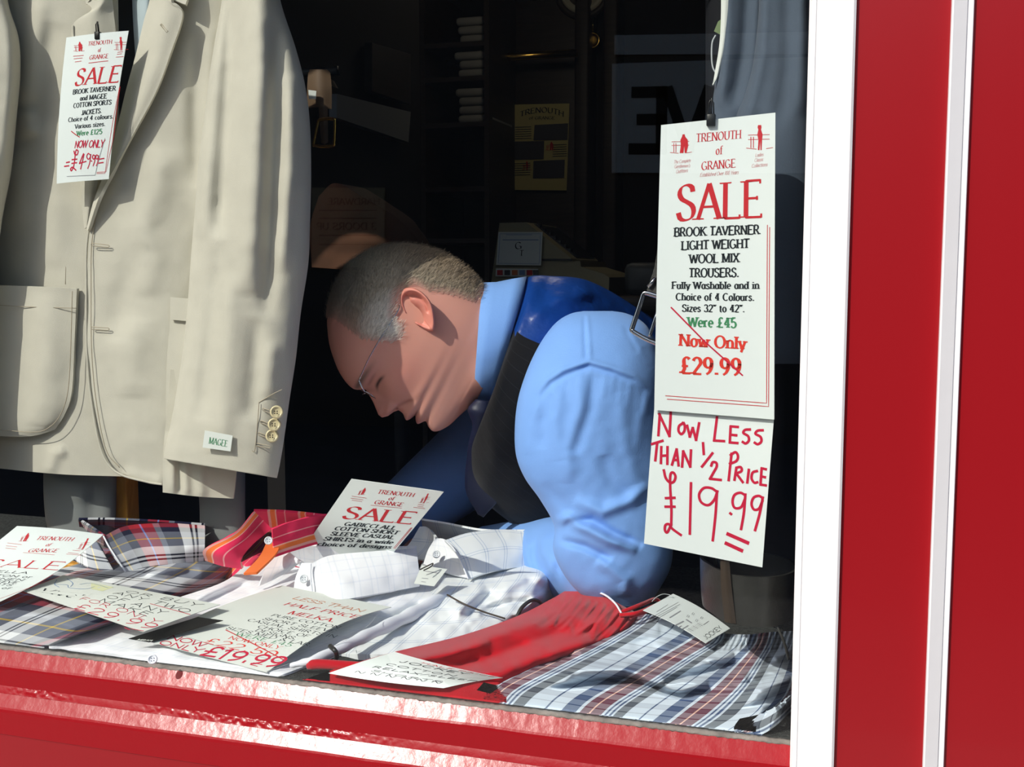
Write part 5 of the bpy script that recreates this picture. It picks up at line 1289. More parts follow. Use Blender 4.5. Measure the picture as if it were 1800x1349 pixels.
for t, a, c in (('BROOK TAVERNER', (1185,416), (1335.5,411.5)), ('LIGHT WEIGHT', (1198,439.5), (1318,436)), ('WOOL MIX', (1212,463), (1300,461)), ('TROUSERS.', (1211,487.6), (1300,487))): K.text(t, a, c, 15.5, 'slab', 'ink_black')
for t, a, c in (('Fully Washable and in', (1181,508), (1335.5,508)), ('Choice of 4 Colours.', (1188,528), (1327,529)), ('Sizes 32" to 42".', (1199,548), (1310,549))): K.text(t, a, c, 12.5, 'slab', 'ink_black')
K.text('Were £45', (1209,574.5), (1295.5,576.5), 17, 'slab', 'ink_green'); K.text('Now Only', (1194,608), (1312,614.5), 21, 'slab', 'ink_orange'); K.text('£29.99', (1197,656.6), (1305,660.6), 29, 'slab', 'ink_orange')
K.line([(1180,541), (1240,602), (1305,660)], 2.6, 'marker')
for p in ([(1349,396), (1347.5,709), (1170,696)], [(1353,400), (1351,715), (1173,702)]): K.line(p, 1.3, 'ink_red')
t = K.build('sale_card', M['card'], 'tall printed trouser sale card clipped in front of the grey trousers at right'); binder(1250, 207, Yc-.002, 'y', par=t, sc=1.15)
# --- handwritten card below it
Yd = Yc-.003
K = Card([at_y(1150,720,Yd+.004), at_y(1360.5,735,Yd+.004), at_y(1340,998,Yd), at_y(1132,956,Yd)], lambda u, v: .002*np.sin(np.pi*v))
z = lambda *p: [(1100+x/2.931, 640+y/2.931) for x, y in p]
W_ = 4.6
for st, smo in (([(168,368),(175,262)],0), ([(172,258),(225,372)],0), ([(225,372),(232,250)],0), ([(300,305),(276,318),(272,345),(286,362),(302,345),(303,315),(292,304)],1), ([(316,318),(330,375)],0), ([(330,375),(345,330)],0), ([(345,330),(362,392)],0), ([(362,392),(378,305)],0),
    ([(470,275),(455,395)],0), ([(455,395),(507,398)],0), ([(540,325),(536,405)],0), ([(540,322),(578,325)],0), ([(538,365),(570,368)],0), ([(536,405),(576,408)],0), ([(640,338),(615,340),(606,356),(630,372),(634,395),(618,410),(602,402)],1), ([(706,342),(680,344),(668,360),(694,376),(698,400),(680,414),(664,406)],1),
    ([(135,413),(190,396)],0), ([(162,405),(152,498)],0), ([(183,428),(181,512)],0), ([(215,428),(214,516)],0), ([(183,474),(214,472)],0), ([(262,440),(238,520)],0), ([(262,440),(272,524)],0), ([(246,495),(268,496)],0), ([(290,530),(296,450)],0), ([(296,450),(332,530)],0), ([(332,530),(336,445)],0),
    ([(398,408),(402,465)],0), ([(447,460),(392,530)],0), ([(440,525),(448,507),(466,510),(468,530),(452,560),(434,592)],1), ([(434,592),(490,598)],0),
    ([(545,462),(530,600)],0), ([(540,470),(565,455),(578,475),(570,500),(536,515)],1), ([(570,535),(560,598)],0), ([(570,535),(592,532),(596,552),(566,566)],1), ([(572,568),(603,610)],0), ([(634,545),(626,612)],0), ([(676,552),(654,560),(648,590),(662,612),(678,610)],1), ([(700,538),(694,622)],0), ([(700,538),(722,543)],0), ([(698,580),(718,584)],0), ([(694,622),(722,626)],0),
    ([(196,548),(206,588),(228,612),(248,606),(256,580),(244,560),(230,572),(229,640),(235,740),(234,830)],1), ([(234,828),(214,868),(202,858),(204,832),(222,826),(240,850),(284,882)],1), ([(206,692),(252,690)],0), ([(204,736),(252,736)],0),
    ([(336,614),(330,876)],0), ([(468,658),(440,640),(402,640),(378,672),(388,712),(424,728),(456,700),(472,656)],1), ([(470,656),(462,780),(448,910)],1), ([(538,770),(543,774)],0), ([(614,676),(590,664),(560,676),(550,712),(562,742),(594,738),(614,696)],1), ([(616,672),(608,770),(594,852)],1), ([(704,690),(684,680),(658,690),(648,722),(660,750),(686,746),(704,706)],1), ([(706,688),(690,770),(666,858)],1),
    ([(526,877),(628,922)],0), ([(517,925),(597,962)],0)):
    K.line(z(*st), W_ if st[0] != (526,877) and st[0] != (517,925) else 6.6, 'marker', bool(smo))
K.build('price_card', M['card'], 'handwritten red less than half price card hanging under the tall trouser card')
# --- card on the jacket
Yj = .203
K = Card([at_y(116.7,66,Yj+.004), at_y(226,54,Yj), at_y(191,315,Yj+.004), at_y(99.6,323,Yj+.012)], lambda u, v: .004*np.sin(np.pi*v)+.004*np.sin(np.pi*u))
K.text('TRENOUTH', (154.5,80.5), (197,76.7), 7); K.text('of', (172,91.5), (177,91), 7); K.text('GRANGE', (157,105), (190.6,102), 7.5); K.line([(156,111),(190,107)], 1, 'ink_red')
for a, c in (((129,99),(147,97.5)), ((130,103.5),(145,102)), ((132,109),(143,107.5)), ((207,92),(216,91)), ((206,95.5),(214,94.5)), ((204,100.5),(217,99.5))): K.line([a, c], .8, 'ink_red')
K.emblem(138, 82, 18, -.08, 0); K.emblem(212, 77, 24, -.05, 1)
K.text('SALE', (130.7,151), (211,144), 29, 'serif', 'ink_red', .12)
for tx, a, c in (('BROOK TAVERNER', (128,166), (203.5,159)), ('and MAGEE', (140.5,177), (188,172.5)), ('COTTON SPORTS', (129,190), (196,183.5)), ('JACKETS.', (143.4,202.4), (179,198.5))): K.text(tx, a, c, 8, 'slab', 'ink_black')
for tx, a, c in (('Choice of 4 colours.', (120,214.7), (200,208)), ('Various sizes.', (131.6,226.5), (185.7,221.2))): K.text(tx, a, c, 7.5, 'slab', 'ink_black')
K.text('Were £125', (134.5,239), (180,235.2), 8.5, 'slab', 'ink_green'); K.line([(125.6,231),(132,236),(139.6,241)], 1.5, 'ink_red')
K.text('NOW ONLY', (131,260), (182,258.5), 12, 'fat', 'marker', .1, .1)
zz = lambda *p: [(80+x/4.494, 40+y/4.494) for x, y in p]
for st in ([(225,1015),(232,1040),(250,1042),(258,1015),(244,1005),(236,1030),(230,1090),(222,1140)], [(222,1140),(205,1170),(198,1155),(214,1142),(240,1165)]): K.line(zz(*st), 2.0, 'marker', True)
for st in ([(210,1082),(248,1078)], [(208,1112),(246,1106)], [(150,1135),(185,1130)], [(165,1105),(190,1100)], [(425,1078),(462,1072)], [(420,1110),(456,1104)], [(300,1035),(268,1112)], [(268,1112),(320,1096)], [(305,1040),(278,1155)], [(362,1092),(365,1094)]): K.line(zz(*st), 1.9, 'marker')
for ox, sc_ in ((328, 1.0), (372, .72), (398, .72)):
    K.line(zz(*[(ox+x*sc_, 1075+y*sc_) for x, y in ((28,-28),(10,-42),(-2,-18),(10,4),(26,-14),(30,-34))]), 1.7, 'marker', True); K.line(zz((ox+30*sc_, 1075-34*sc_), (ox+22*sc_, 1075+30*sc_), (ox+6*sc_, 1075+76*sc_)), 1.7, 'marker', True)
K.line(zz((470,915), (430,1050), (392,1205), (170,1215)), .9, 'ink_grey')
for st in ([(590,505),(540,900),(478,1178),(405,1183)], [(584,515),(470,1190),(405,1192)]): K.line(zz(*st), .8, 'ink_red')
t = K.build('sale_card', M['card'], 'small printed sale card clipped to the lapel of the beige jacket'); binder(172, 60, Yj-.001, 'y', par=t)
# --- card at the left edge
K = Card([at_h(30,925,.115), at_h(182,940,.105), at_h(-8,1062,.045), at_h(-165,1040,.045)], lambda u, v: -.014*np.sin(np.pi*v)+.004*np.sin(np.pi*u))
K.text('TRENOUTH', (62,949.5), (127,952), 9.5, 'serif', 'ink_red'); K.text('of', (79,960.5), (87,961), 9); K.text('GRANGE', (48,971), (100,971.6), 9.5); K.line([(41,970+2),(96,976)], .8, 'ink_red')
K.emblem(44, 945, 16, .5, 0); K.emblem(149, 957, 20, .55, 1)
for a, c in (((13,955),(38,958)), ((11,960),(30,962)), ((10,964),(28,966)), ((128,968),(141,969)), ((120,972),(138,974)), ((117,974.5),(142,976.5))): K.line([a, c], .8, 'ink_red')
K.text('SALE', (-34,997), (107,1003), 24, 'serif')
for tx, a, c in (('VIYELLA', (-42,1006), (48,1009.5)), ('COTTON or', (-48,1013), (55,1017)), ('LINEN', (-20,1019), (41,1022)), ('LONG SLEEVE', (-72,1022), (30,1026.5)), ('SHIRTS', (-40,1027), (20,1031)), ('choice of', (-50,1032), (16,1036.5))): K.text(tx, a, c, 7, 'slab', 'ink_black', .2)
K.line([(94,1010),(60,1030),(0,1053),(-60,1052)], .8, 'ink_red')
t = K.build('sale_card', M['card'], 'curved printed sale card standing at the far left by the tartan collar')
b = MB(); a = at_h(40,1005,.05); c = at_h(60,985,.08); b.tube([at_h(60,1010,.004), at_h(75,985,.06)-np.array([0,-.012,0])], .003, 6); b.build('prop_strut', M['card_grey'], t)
# --- "or buy any two" card on the tartan shirt
K = Card([at_h(112,1014,.052), at_h(387,1066,.047), at_h(252,1114,.034), at_h(41,1042,.048)], lambda u, v: .004*np.sin(np.pi*u)*np.sin(np.pi*v)+.002)
sl = .0
for tx, a, c in (('OR BUY', (217,1041), (350,1068)), ('ANY TWO', (198,1044), (331,1079)), ('OF ANY', (184,1050), (287,1082)), ('MAKE', (172,1057), (262,1085))): K.text(tx, a, c, 12.5, 'marker', 'ink_black', 0, .08, .12)
K.text('FOR ONLY', (138,1054), (276,1098), 12, 'marker', 'marker', 0, .08, .1); K.text('£29.99', (128,1070), (268,1109), 19, 'marker', 'marker', 0, .08, .1)
K.line([(264,1062),(334,1081)], 1.4, 'marker'); K.line([(219,1104),(228,1108)], 1.4, 'marker'); K.line([(231,1106),(252,1110)], 1.4, 'marker')
K.poly([(118,1016), (198,1032), (160,1045), (150,1052), (62,1040)], 'card_grey')
K.text("Vive'", (66,1040), (137,1054), 15, 'bserif', 'ink_black', .25)
for p in ([(96,1028),(118,1029),(122,1034),(150,1036),(166,1032)], [(118,1018),(128,1026),(124,1032)], [(100,1020),(96,1028),(104,1033)], [(140,1028),(160,1026),(190,1034)]): K.line(p, 1.0, 'ink_blue', True)
K.poly([(160,1025), (200,1033), (180,1040), (160,1036)], 'yellow_print')
K.build('price_card', M['card_grey'], 'handwritten two for one price card lying on the tartan shirt')
# --- half price card, front centre
K = Card([at_h(496,1031,.046), at_h(688,1069,.044), at_h(469,1184,.012), at_h(261,1129,.019)], lambda u, v: .012*np.sin(np.pi*v)*(.5+.5*u)+.001)
K.text('LESS THAN', (512,1053), (635,1077), 12.5, 'marker', 'ink_rust', 0, .12)
for tx, a, c in (('HALF PRICE', (497,1064), (627,1088)), ('MELKA.', (504,1079.5), (587,1095))): K.text(tx, a, c, 12.5, 'bserif', 'ink_red')
for tx, a, c in (('PURE COTTON', (475,1083.5), (595,1106)), ('SHORT SLEEVE', (460,1090), (587,1113)), ('CASUAL SHIRTS IN', (433,1092), (589,1122.5)), ('CHOICE OF', (451,1103.5), (541,1122)), ('DESIGNS.', (447,1110), (520,1126)), ('SIZES MED & LAR.', (396,1106), (547,1138))): K.text(tx, a, c, 8.3, 'serif', 'ink_black')
K.text('WERE £45', (411,1117), (511,1138), 9.5, 'serif', 'ink_green'); K.text('NOW ONLY', (400,1123.5), (491,1142.5), 9, 'serif', 'ink_orange'); K.text('£22.50', (356,1130), (483,1157), 16, 'bserif', 'ink_orange', .1)
K.line([(397,1108),(450,1135),(499,1161)], 1.8, 'ink_red')
K.line([(661,1084),(640,1106),(573,1144),(469,1181)], .9, 'ink_grey', True); K.line([(320,1118),(400,1143),(499,1165)], .8, 'ink_grey')
K.text('NOW', (292,1123.5), (357,1138), 12.5, 'fat', 'marker', 0, .1); K.text('ONLY', (277,1131.5), (349,1149), 12.5, 'fat', 'marker', 0, .1); K.text('£19.99', (349,1152), (489,1175), 27, 'fat', 'marker', .1, .08); K.line([(440,1169),(452,1172)], 1.5, 'marker'); K.line([(446,1166),(460,1169)], 1.5, 'marker')
K.build('price_card', M['card_grey'], 'printed half price card lying on the white shirt at the front sill')
# --- sale card standing in the white collar
K = Card([at_h(617.5,842.5,.185), at_h(780,865,.180), at_h(668,1000,.045), at_h(520,985,.045)], lambda u, v: .003*np.sin(np.pi*v))
K.text('TRENOUTH', (662.5,867.7), (727,874), 8); K.text('of', (682,879), (692,880), 7.5); K.text('GRANGE', (657,886), (707.5,891), 8); K.line([(652,888.5),(706,893.5)], .8, 'ink_red')
K.emblem(637, 864, 13, .5, 0); K.emblem(748, 876.5, 17, .5, 1)
for a, c in (((619,872.5),(644,876)), ((617,876),(638,879)), ((619,879.5),(636,882)), ((735,887),(745,888)), ((734,890),(744,891.5)), ((727,892),(747,894.5))): K.line([a, c], .8, 'ink_red')
K.text('SALE', (600,911.5), (727,922), 25, 'serif')
for tx, a, c in (('GABICCI ALL', (604,924), (695,931.5)), ('COTTON SHORT', (587,931.8), (699,940)), ('SLEEVE CASUAL', (580,941), (692,948)), ('SHIRTS in a wide', (568,950), (690,957)), ('choice of designs', (557,959.5), (687.5,965))): K.text(tx, a, c, 7.5, 'slab', 'ink_black', .15)
for p in ([(722.5,928),(692,964)], [(724.5,928),(694,965)]): K.line(p, .8, 'ink_red')
K.build('sale_card', M['card'], 'printed casual shirt sale card standing behind the white shirt collar')
# --- handwritten card on the red shorts
K = Card([at_h(696,1144.5,.062), at_h(886,1190,.044), at_h(782,1208,.036), at_h(580,1182,.030)], lambda u, v: -.004*np.sin(np.pi*v)+.004*np.sin(np.pi*u)+.004)
K.text('HALF PRICE', (739,1166), (871,1191.5), 5.5, 'fat', 'ink_red', 0, .1, .1)
for tx, a, c, h in (('JOCKEY', (701,1164), (824,1187), 9), ('COTTON', (676,1168.5), (801,1190), 8), ('RELAX/SLEEP', (653,1173.5), (837,1199), 8), ('SHORTS', (650,1180), (778,1200), 6.5)): K.text(tx, a, c, h, 'fat', 'ink_black', 0, .14, .14)
for x in range(624, 786, 27): K.line([(x,1182+.13*(x-622)), (x+6,1179.5+.13*(x-622)), (x+11,1184+.13*(x-622)), (x+19,1181.5+.13*(x-622))], 1.1, 'ink_black', True)
K.build('price_card', M['card'], 'curled handwritten card lying on the red shorts')
# --- hang tag on the boxer shorts
K = Card([at_h(1130,1076,.058), at_h(1183,1047,.058), at_h(1283,1108,.050), at_h(1240,1134,.050)], lambda u, v: .003*np.sin(np.pi*v)+.002)
zt = lambda *p: [(1140+x/11.25, 1030+y/11.25) for x, y in p]
for a, c in (((160,520),(380,380)), ((80,620),(590,330)), ((120,640),(620,370)), ((170,660),(560,430))): K.line(zt(a, c), .7, 'ink_grey')
K.line(zt((420,635),(630,505)), 1.6, 'ink_grey'); K.line(zt((530,790),(690,710)), 2.2, 'ink_grey'); K.line(zt((590,830),(650,800)), 1.6, 'ink_grey'); K.line(zt((670,860),(780,795)), 1.6, 'ink_grey'); K.line(zt((755,680),(840,735)), 3, 'ink_grey'); K.line(zt((1090,775),(1190,705)), 1.0, 'ink_grey')
for i in range(9): K.line(zt((760+30*i, 870-17*i), (850+30*i, 915-17*i)), (.7, 1.3, .5)[i % 3], 'ink_grey')
for cx, cy in ((780,605), (880,560), (950,690), (1050,640)): K.line(zt((cx-25,cy+10),(cx,cy-25),(cx+28,cy-5),(cx+5,cy+25),(cx-25,cy+10)), .7, 'ink_grey')
K.text('JOCKEY', zt((1150,1070))[0], zt((1470,850))[0], 9, 'marker', 'ink_black', 0, 0, -.02)
t = K.build('hang_tag', M['card'], 'white rectangular hang tag on the check boxer shorts', 'tag', 8, 10)
hcord3('tag_loop', [(1183,1050,.062), (1176,1046,.064), (1165,1045,.066), (1154,1050,.064), (1146,1058,.060)], .0005, M['plastic'], t)

at_h = _ath0
# ================================================================== RIGHT CORNER: trousers, belt, leather roll
TG = thing('grey_trousers', 'blue grey wool trousers hanging at the right behind the tall sale card', 'trousers', at_y(1320, 640, .13))
leg([(-90,1330,1440,0,.12,.020), (0,1334,1428,0,.12,.022), (60,1330,1428,0,.118,.024), (120,1322,1428,0,.116,.026), (170,1308,1428,0,.115,.028), (230,1290,1425,0,.115,.030), (420,1280,1425,0,.118,.03), (640,1275,1420,0,.12,.028)], 'leg', M['trouser_grey'], TG, fl=[(.010, 12, [(1345,-60),(1338,100),(1316,190),(1296,260)]), (-.006, 14, [(1385,-60),(1384,120),(1370,220)]), (.006, 10, [(1410,-40),(1408,200)])], seed=301)
leg([(-90,1272,1345,0,.145,.016), (0,1270,1342,0,.145,.018), (60,1266,1340,0,.144,.020), (120,1260,1335,0,.143,.021), (170,1254,1325,0,.142,.022), (230,1248,1312,0,.142,.022), (420,1240,1300,0,.144,.022), (640,1236,1300,0,.146,.022)], 'leg', M['trouser_grey'], TG, fl=[(.008, 10, [(1282,-60),(1276,90),(1264,190)]), (-.010, 12, [(1318,-60),(1308,90),(1290,190)])], seed=303)
P = yget([[(1268,-60,.128), (1276,-60,.124), (1288,-60,.126)], [(1266,60,.127), (1272,60,.124), (1279,60,.126)], [(1256,130,.128), (1261,130,.125), (1264,128,.127)], [(1252,150,.129), (1254,148,.127), (1256,146,.128)]], 8, 40, nz=.0004); sheet('waistband_lining', P, .0015, M['card_grey'], TG, label='pale waistband lining edge')
P = yget([[(1262,38,.131), (1272,30,.13)], [(1255,55,.131), (1268,62,.13)]], 6, 6, nz=0); sheet('cloth_tab', P, .0015, plain('olive_tab', s(110, 128, 88), .8), TG, label='small olive green tab')
b = MB(); c = np.array(cur([(1258,62),(1252,75),(1251,100),(1253,118),(1258,128)], 24)); b.tube(at_y(c[:, 0], c[:, 1], np.full(24, .13)), .0009, 6); b.build('loop', M['plastic'], TG)
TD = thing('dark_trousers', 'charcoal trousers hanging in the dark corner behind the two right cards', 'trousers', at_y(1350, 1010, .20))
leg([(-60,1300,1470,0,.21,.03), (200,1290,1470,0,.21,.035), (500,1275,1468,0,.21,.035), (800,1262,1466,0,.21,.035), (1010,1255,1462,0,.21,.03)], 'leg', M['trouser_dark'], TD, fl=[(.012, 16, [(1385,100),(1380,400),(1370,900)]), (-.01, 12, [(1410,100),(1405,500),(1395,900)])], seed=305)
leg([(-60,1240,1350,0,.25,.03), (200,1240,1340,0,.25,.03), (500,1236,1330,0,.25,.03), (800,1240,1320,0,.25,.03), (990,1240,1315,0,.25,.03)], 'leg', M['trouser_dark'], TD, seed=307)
b = MB(); p = at_y(1330, -150, .14); b.tube([(p[0]-.6, .16, p[2]+.02), (-.012, .16, p[2]+.02)], .009, 12); o = b.build('hanging_rail', M['brass'], None, label='brass rail across the top of the window the trousers hang from', cat='rail')
# belt with a bright buckle hanging behind the tall card
BL = thing('belt', 'black leather belt with a bright metal buckle hanging left of the tall sale card', 'belt', at_y(1150, 610, .09))
def frame(pts, Y, r, name, mat, par, n=10, k=60):
    c = np.array([(x, y) for x, y in pts], float); c = np.concatenate([c, c[:1]]); c = crom(c, k); b = MB()
    b.tube(at_y(c[:, 0], c[:, 1], np.full(k, Y)), r, n, False); return b.build(name, mat, par)
bk = [(1131,517),(1122,545),(1112,575),(1111,580),(1114,584),(1135,596),(1160,606),(1166,604),(1170,596),(1178,560),(1184,535),(1180,528),(1160,522),(1136,515)]
frame(bk, .085, .0026, 'buckle', M['chrome'], BL)
b = MB(); c = np.array([(1162,532),(1152,560),(1143,588),(1141,592)], float); b.tube(at_y(c[:, 0], c[:, 1], [.083, .082, .081, .081]), [.0022, .002, .0018, .0014], 8); b.build('prong', M['chrome'], BL)
P = yget([[(1158,420,.092), (1178,415,.09), (1205,418,.092)], [(1150,470,.090), (1174,475,.088), (1200,478,.090)], [(1136,512,.089), (1158,520,.087), (1182,526,.089)]], 12, 30, nz=.0003); sheet('strap', P, .004, M['leather_black'], BL)
b = MB(); p0 = at_y(1140,505,.086); p1 = at_y(1153,488,.086); b.tube([p0, p1], .0024, 8); b.build('keeper', M['chrome'], BL)
# rolled leather belt at lower right
RB = thing('leather_roll', 'wide black leather belt coiled above the check boxer shorts in the right corner', 'belt', at_y(1310, 1100, .07))
n = 64; th = np.linspace(-.15*np.pi, 1.95*np.pi, n); cx, hw = 1316, 86
rowsY = np.linspace(0, 1, 16)
PX = cx+hw*np.cos(th)[None, :]*(1-.05*rowsY[:, None]**3); yy = 1000+94*rowsY[:, None]-np.where(np.abs(np.cos(th))[None, :] > .7, 10*rowsY[:, None]**4*((np.abs(np.cos(th))[None, :]-.7)/.3), 0)
Yq = .085-.052*np.sin(th)[None, :]+0*rowsY[:, None]; PX = np.broadcast_to(PX, Yq.shape); yy = np.broadcast_to(yy, Yq.shape)
P = at_y(PX, yy+18*(-.0-np.sin(th)[None, :])*(-.25), Yq)
P[..., 2] = np.linspace(at_y(1316,1002,.06)[2], at_y(1316,1098,.04)[2], 16)[:, None]-.004*np.exp(-((np.cos(th)+.9)/.3)**2)[None, :]*(-1)
inner = P.copy(); ctr = P.mean((0, 1)); dxy = P[..., :2]-ctr[:2]; inner[..., :2] = ctr[:2]+dxy*.94
V, F = solid(P, inner); mesh('band', V, F, M['leather_black'], RB)
P = yget([[(1266,985,.036), (1274,985,.034), (1282,985,.036)], [(1268,1040,.034), (1278,1042,.032), (1287,1042,.034)], [(1274,1094,.034), (1284,1096,.032), (1294,1097,.034)]], 8, 24, nz=.0002); sheet('keeper_strap', P, .003, M['leather_brown'], RB, label='brown keeper strap')
b = MB(); c = crom(np.array([(1358,1092,.05), (1370,1110,.046), (1380,1135,.044), (1386,1160,.046)], float), 20); b.tube(at_y(c[:, 0], c[:, 1], c[:, 2]), .0014, 8); b.build('thong', M['leather_black'], RB)
b = MB(); c = crom(np.array([(1268,700,.10), (1262,850,.10), (1262,960,.095), (1272,1010,.085)], float), 20); b.tube(at_y(c[:, 0], c[:, 1], c[:, 2]), .004, 8); b.build('hanging_strap', M['leather_black'], RB)
# tan belt and brass buckle behind the jacket sleeve
B2 = thing('belt', 'tan leather belt with a brass buckle hanging in the dark beside the jacket sleeve', 'belt', at_y(575, 245, .62))
frame([(560,212),(575,209),(587,210),(589,214),(588,250),(586,256),(570,258),(554,256),(552,252)], .60, .0028, 'buckle', M['brass'], B2)
P = yget([[(542,122,.65), (560,122,.64), (580,122,.65)], [(540,155,.64), (560,153,.63), (583,155,.64)], [(540,190,.64), (562,188,.63), (583,192,.64)]], 10, 10, nz=.001); sheet('strap', P, .006, M['leather_tan'], B2)
P = yget([[(560,188,.63), (568,188,.625), (576,188,.63)], [(565,252,.62), (570,253,.615), (577,250,.62)]], 8, 14, nz=.0005); sheet('strap_end', P, .004, M['leather_tan'], B2)
P = yget([[(542,158,.62), (556,160,.62)], [(543,174,.62), (555,174,.62)]], 6, 6, nz=0); sheet('size_ticket', P, .001, M['card_grey'], B2, label='small white size ticket')
P = yget([[(563,130,.66), (585,142,.66)], [(566,143,.66), (592,155,.66)]], 6, 6, nz=0); sheet('loop', P, .006, M['leather_tan'], B2)
B = MB(); q = at_y(560, 140, .645); q = at_y(560, 124, .645); B.tube([(q[0]-.75, .655, q[2]), (q[0]+.03, .655, q[2])], .008, 10)
RL = thing('garment_rail', 'dark metal garment rail behind the jacket that the tan belt hangs from', 'rail', (q[0]-.35, .85, .15)); B.build('rail', M['steel_dark'], RL)
for x in (q[0]-.74,):
    B = MB(); B.tube([(x, .655, q[2]), (x, .86, q[2]), (x, .86, .16)], .010, 8); B.build('post', M['steel_dark'], RL)
    B = MB(); B.tube([(x-.2, .86, .163), (x+.2, .86, .163)], .012, 8); B.build('foot', M['steel_dark'], RL)

# ================================================================== DARK SHOP INTERIOR
# partition on the left with pale boards
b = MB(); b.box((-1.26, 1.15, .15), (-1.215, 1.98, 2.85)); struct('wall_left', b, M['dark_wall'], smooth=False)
def at_x(px, py, X):
    d = ray(px, py); return EYEP+d*((X-EYEP[0])/d[0])
def quadx(name, pts, X, th, mat, label, cat):
    V = np.array([at_x(x, y, X) for x, y in pts]); V = np.concatenate([V, V-[th, 0, 0]]); n = len(pts)
    F = [tuple(range(n))[::-1], tuple(range(n, 2*n))]+[(i, (i+1) % n, n+(i+1) % n, n+i) for i in range(n)]
    return mesh(name, V, F, mat, None, smooth=False, label=label, cat=cat)
quadx('display_board', [(592,165),(722,197),(718,250),(592,207)], -1.19, .02, M['grey_board'], 'pale grey display board low on the dark left partition', 'board')
quadx('display_board', [(654,75),(722,95),(722,183),(654,160)], -1.19, .02, M['dark_wood'], 'dark framed board above the pale board on the left partition', 'board')
# panelled door with the shop poster
DR = thing('door', None, None, at_y(950, 900, 3.40)); DR.name = 'door_1'; LOC[DR.name] = LOC['door']; DR['kind'] = 'structure'
p0, p1 = at_y(878,0,3.40), at_y(1012,0,3.40)
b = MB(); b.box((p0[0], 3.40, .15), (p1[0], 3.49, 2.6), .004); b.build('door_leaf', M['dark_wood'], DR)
for x0 in (1012, 1062):
    a = at_y(x0, 0, 3.38); b = MB(); b.box((a[0], 3.36, .15), (a[0]+.06, 3.5, 2.7), .01); b.build('door_frame', M['dark_wood'], DR)
b = MB(); c = at_y(1000, 470, 3.38); b.add(*ellipsoid_vf(c, np.eye(3)*.028, 14, 10)); b.build('door_handle', M['brass'], DR)
Yp = 3.385
K = Card([at_y(904,184,Yp), at_y(1001,182,Yp), at_y(996,335,Yp), at_y(900,334,Yp)], None, .002)
K.text('TRENOUTH', (914,206), (992,206), 9, 'bserif', 'ink_black', 0, 0, 0, .9); K.text('of GRANGE', (930,210), (976,210), 5, 'bserif', 'ink_black')
for p in ([(940,220),(999,217),(998,246),(938,247)], [(905,249),(957,248),(956,280),(904,281)], [(938,283),(993,281),(992,313),(937,314)]): K.poly(p, 'photo_dark')
for y in range(224, 246, 4): K.line([(906,y),(934,y-1)], .9, 'ink_black')
for y in range(255, 278, 4): K.line([(972,y),(996,y-1)], .9, 'ink_black')
for y in range(288, 310, 4): K.line([(903,y),(932,y-1)], .9, 'ink_black')
K.emblem(967, 257, 16, 0, 0); K.emblem(926, 292, 16, 0, 1)
K.build('poster', M['poster'], 'cream shop poster with dark pictures pinned on the dark back door', 'poster')
# brass rail, shelves with folded shirts, pendulum clock
b = MB(); a, c = at_y(758,104,3.30), at_y(1014,93,3.30); b.tube([(a[0], 3.30, a[2]-.01), (c[0], 3.30, a[2]-.01)], .016, 12); b.build('brass_rail', M['brass'], None, label='long brass rail high on the dark back wall', cat='rail')
SF = thing('shelf_unit', 'dark shelf unit holding folded shirts at the back of the shop', 'shelves', at_y(840, 700, 3.3))
l0, r0 = at_y(770,0,3.2)[0], at_y(872,0,3.2)[0]
ys = [45, 78, 110, 138, 163, 190, 218, 330, 420]
for y in (78, 138, 218, 330, 420):
    z_ = at_y(820, y, 3.1)[2]; b = MB(); b.box((l0, 3.05, z_-.018), (r0, 3.49, z_)); b.build('shelf', M['dark_wood'], SF, smooth=False)
for x in (l0-.02, r0):
    b = MB(); b.box((x, 3.05, .15), (x+.02, 3.49, 2.6)); b.build('side_panel', M['dark_wood'], SF, smooth=False)
k = 0
for y, cnt in ((78, 3), (138, 3), (218, 4)):
    z_ = at_y(820, y, 3.1)[2]
    nm = {78: 'top', 138: 'middle', 218: 'bottom'}[y]; od = ['lowest', 'second from below', 'third from below', 'uppermost']
    for q in range(cnt):
        a, c = at_y(806-3*q, y, 3.1)[0], at_y(868-2*q, y, 3.1)[0]; b = MB(); h = .034
        b.box((a+R.uniform(0, .02), 3.08, z_+h*q+.001), (c-R.uniform(0, .02), 3.36, z_+h*(q+1)-.002), .012)
        b.build('folded_shirt', M['cloth_stack'], None, label='pale folded shirt, %s in the stack on the %s visible shelf' % (od[q], nm), cat='shirt', group='folded shirts on the back shelves')
CK = thing('wall_clock', 'round dark wall clock with a brass pendulum on the back wall', 'clock', at_y(1032, 90, 3.44))
c = at_y(1027, -16, 3.42); b = MB(); b.add(*disc_vf(c, (0, -1, 0), .10, .03, 40, .01)); b.build('clock_face', plain('aged_dial', s(170, 168, 150), .5), CK)
b = MB(); t_ = np.linspace(0, 2*np.pi, 41); b.tube(np.stack([c[0]+.105*np.cos(t_), 0*t_+3.40, c[2]+.105*np.sin(t_)], -1), .014, 8, False); b.build('clock_rim', M['dark_wood'], CK)
b = MB(); b.tube([(c[0], 3.385, c[2]), (c[0]+.03, 3.385, c[2]+.05)], .004, 6); b.tube([(c[0], 3.383, c[2]), (c[0]-.01, 3.383, c[2]-.08)], .003, 6); b.build('clock_hand', M['thread'], CK)
e = at_y(1042, 72, 3.43); b = MB(); b.tube([(e[0], 3.43, c[2]-.1), (e[0], 3.43, e[2]+.03)], .004, 8); b.add(*disc_vf(e, (0, -1, 0), .035, .014, 28, .003)); b.build('pendulum', M['brass'], CK)
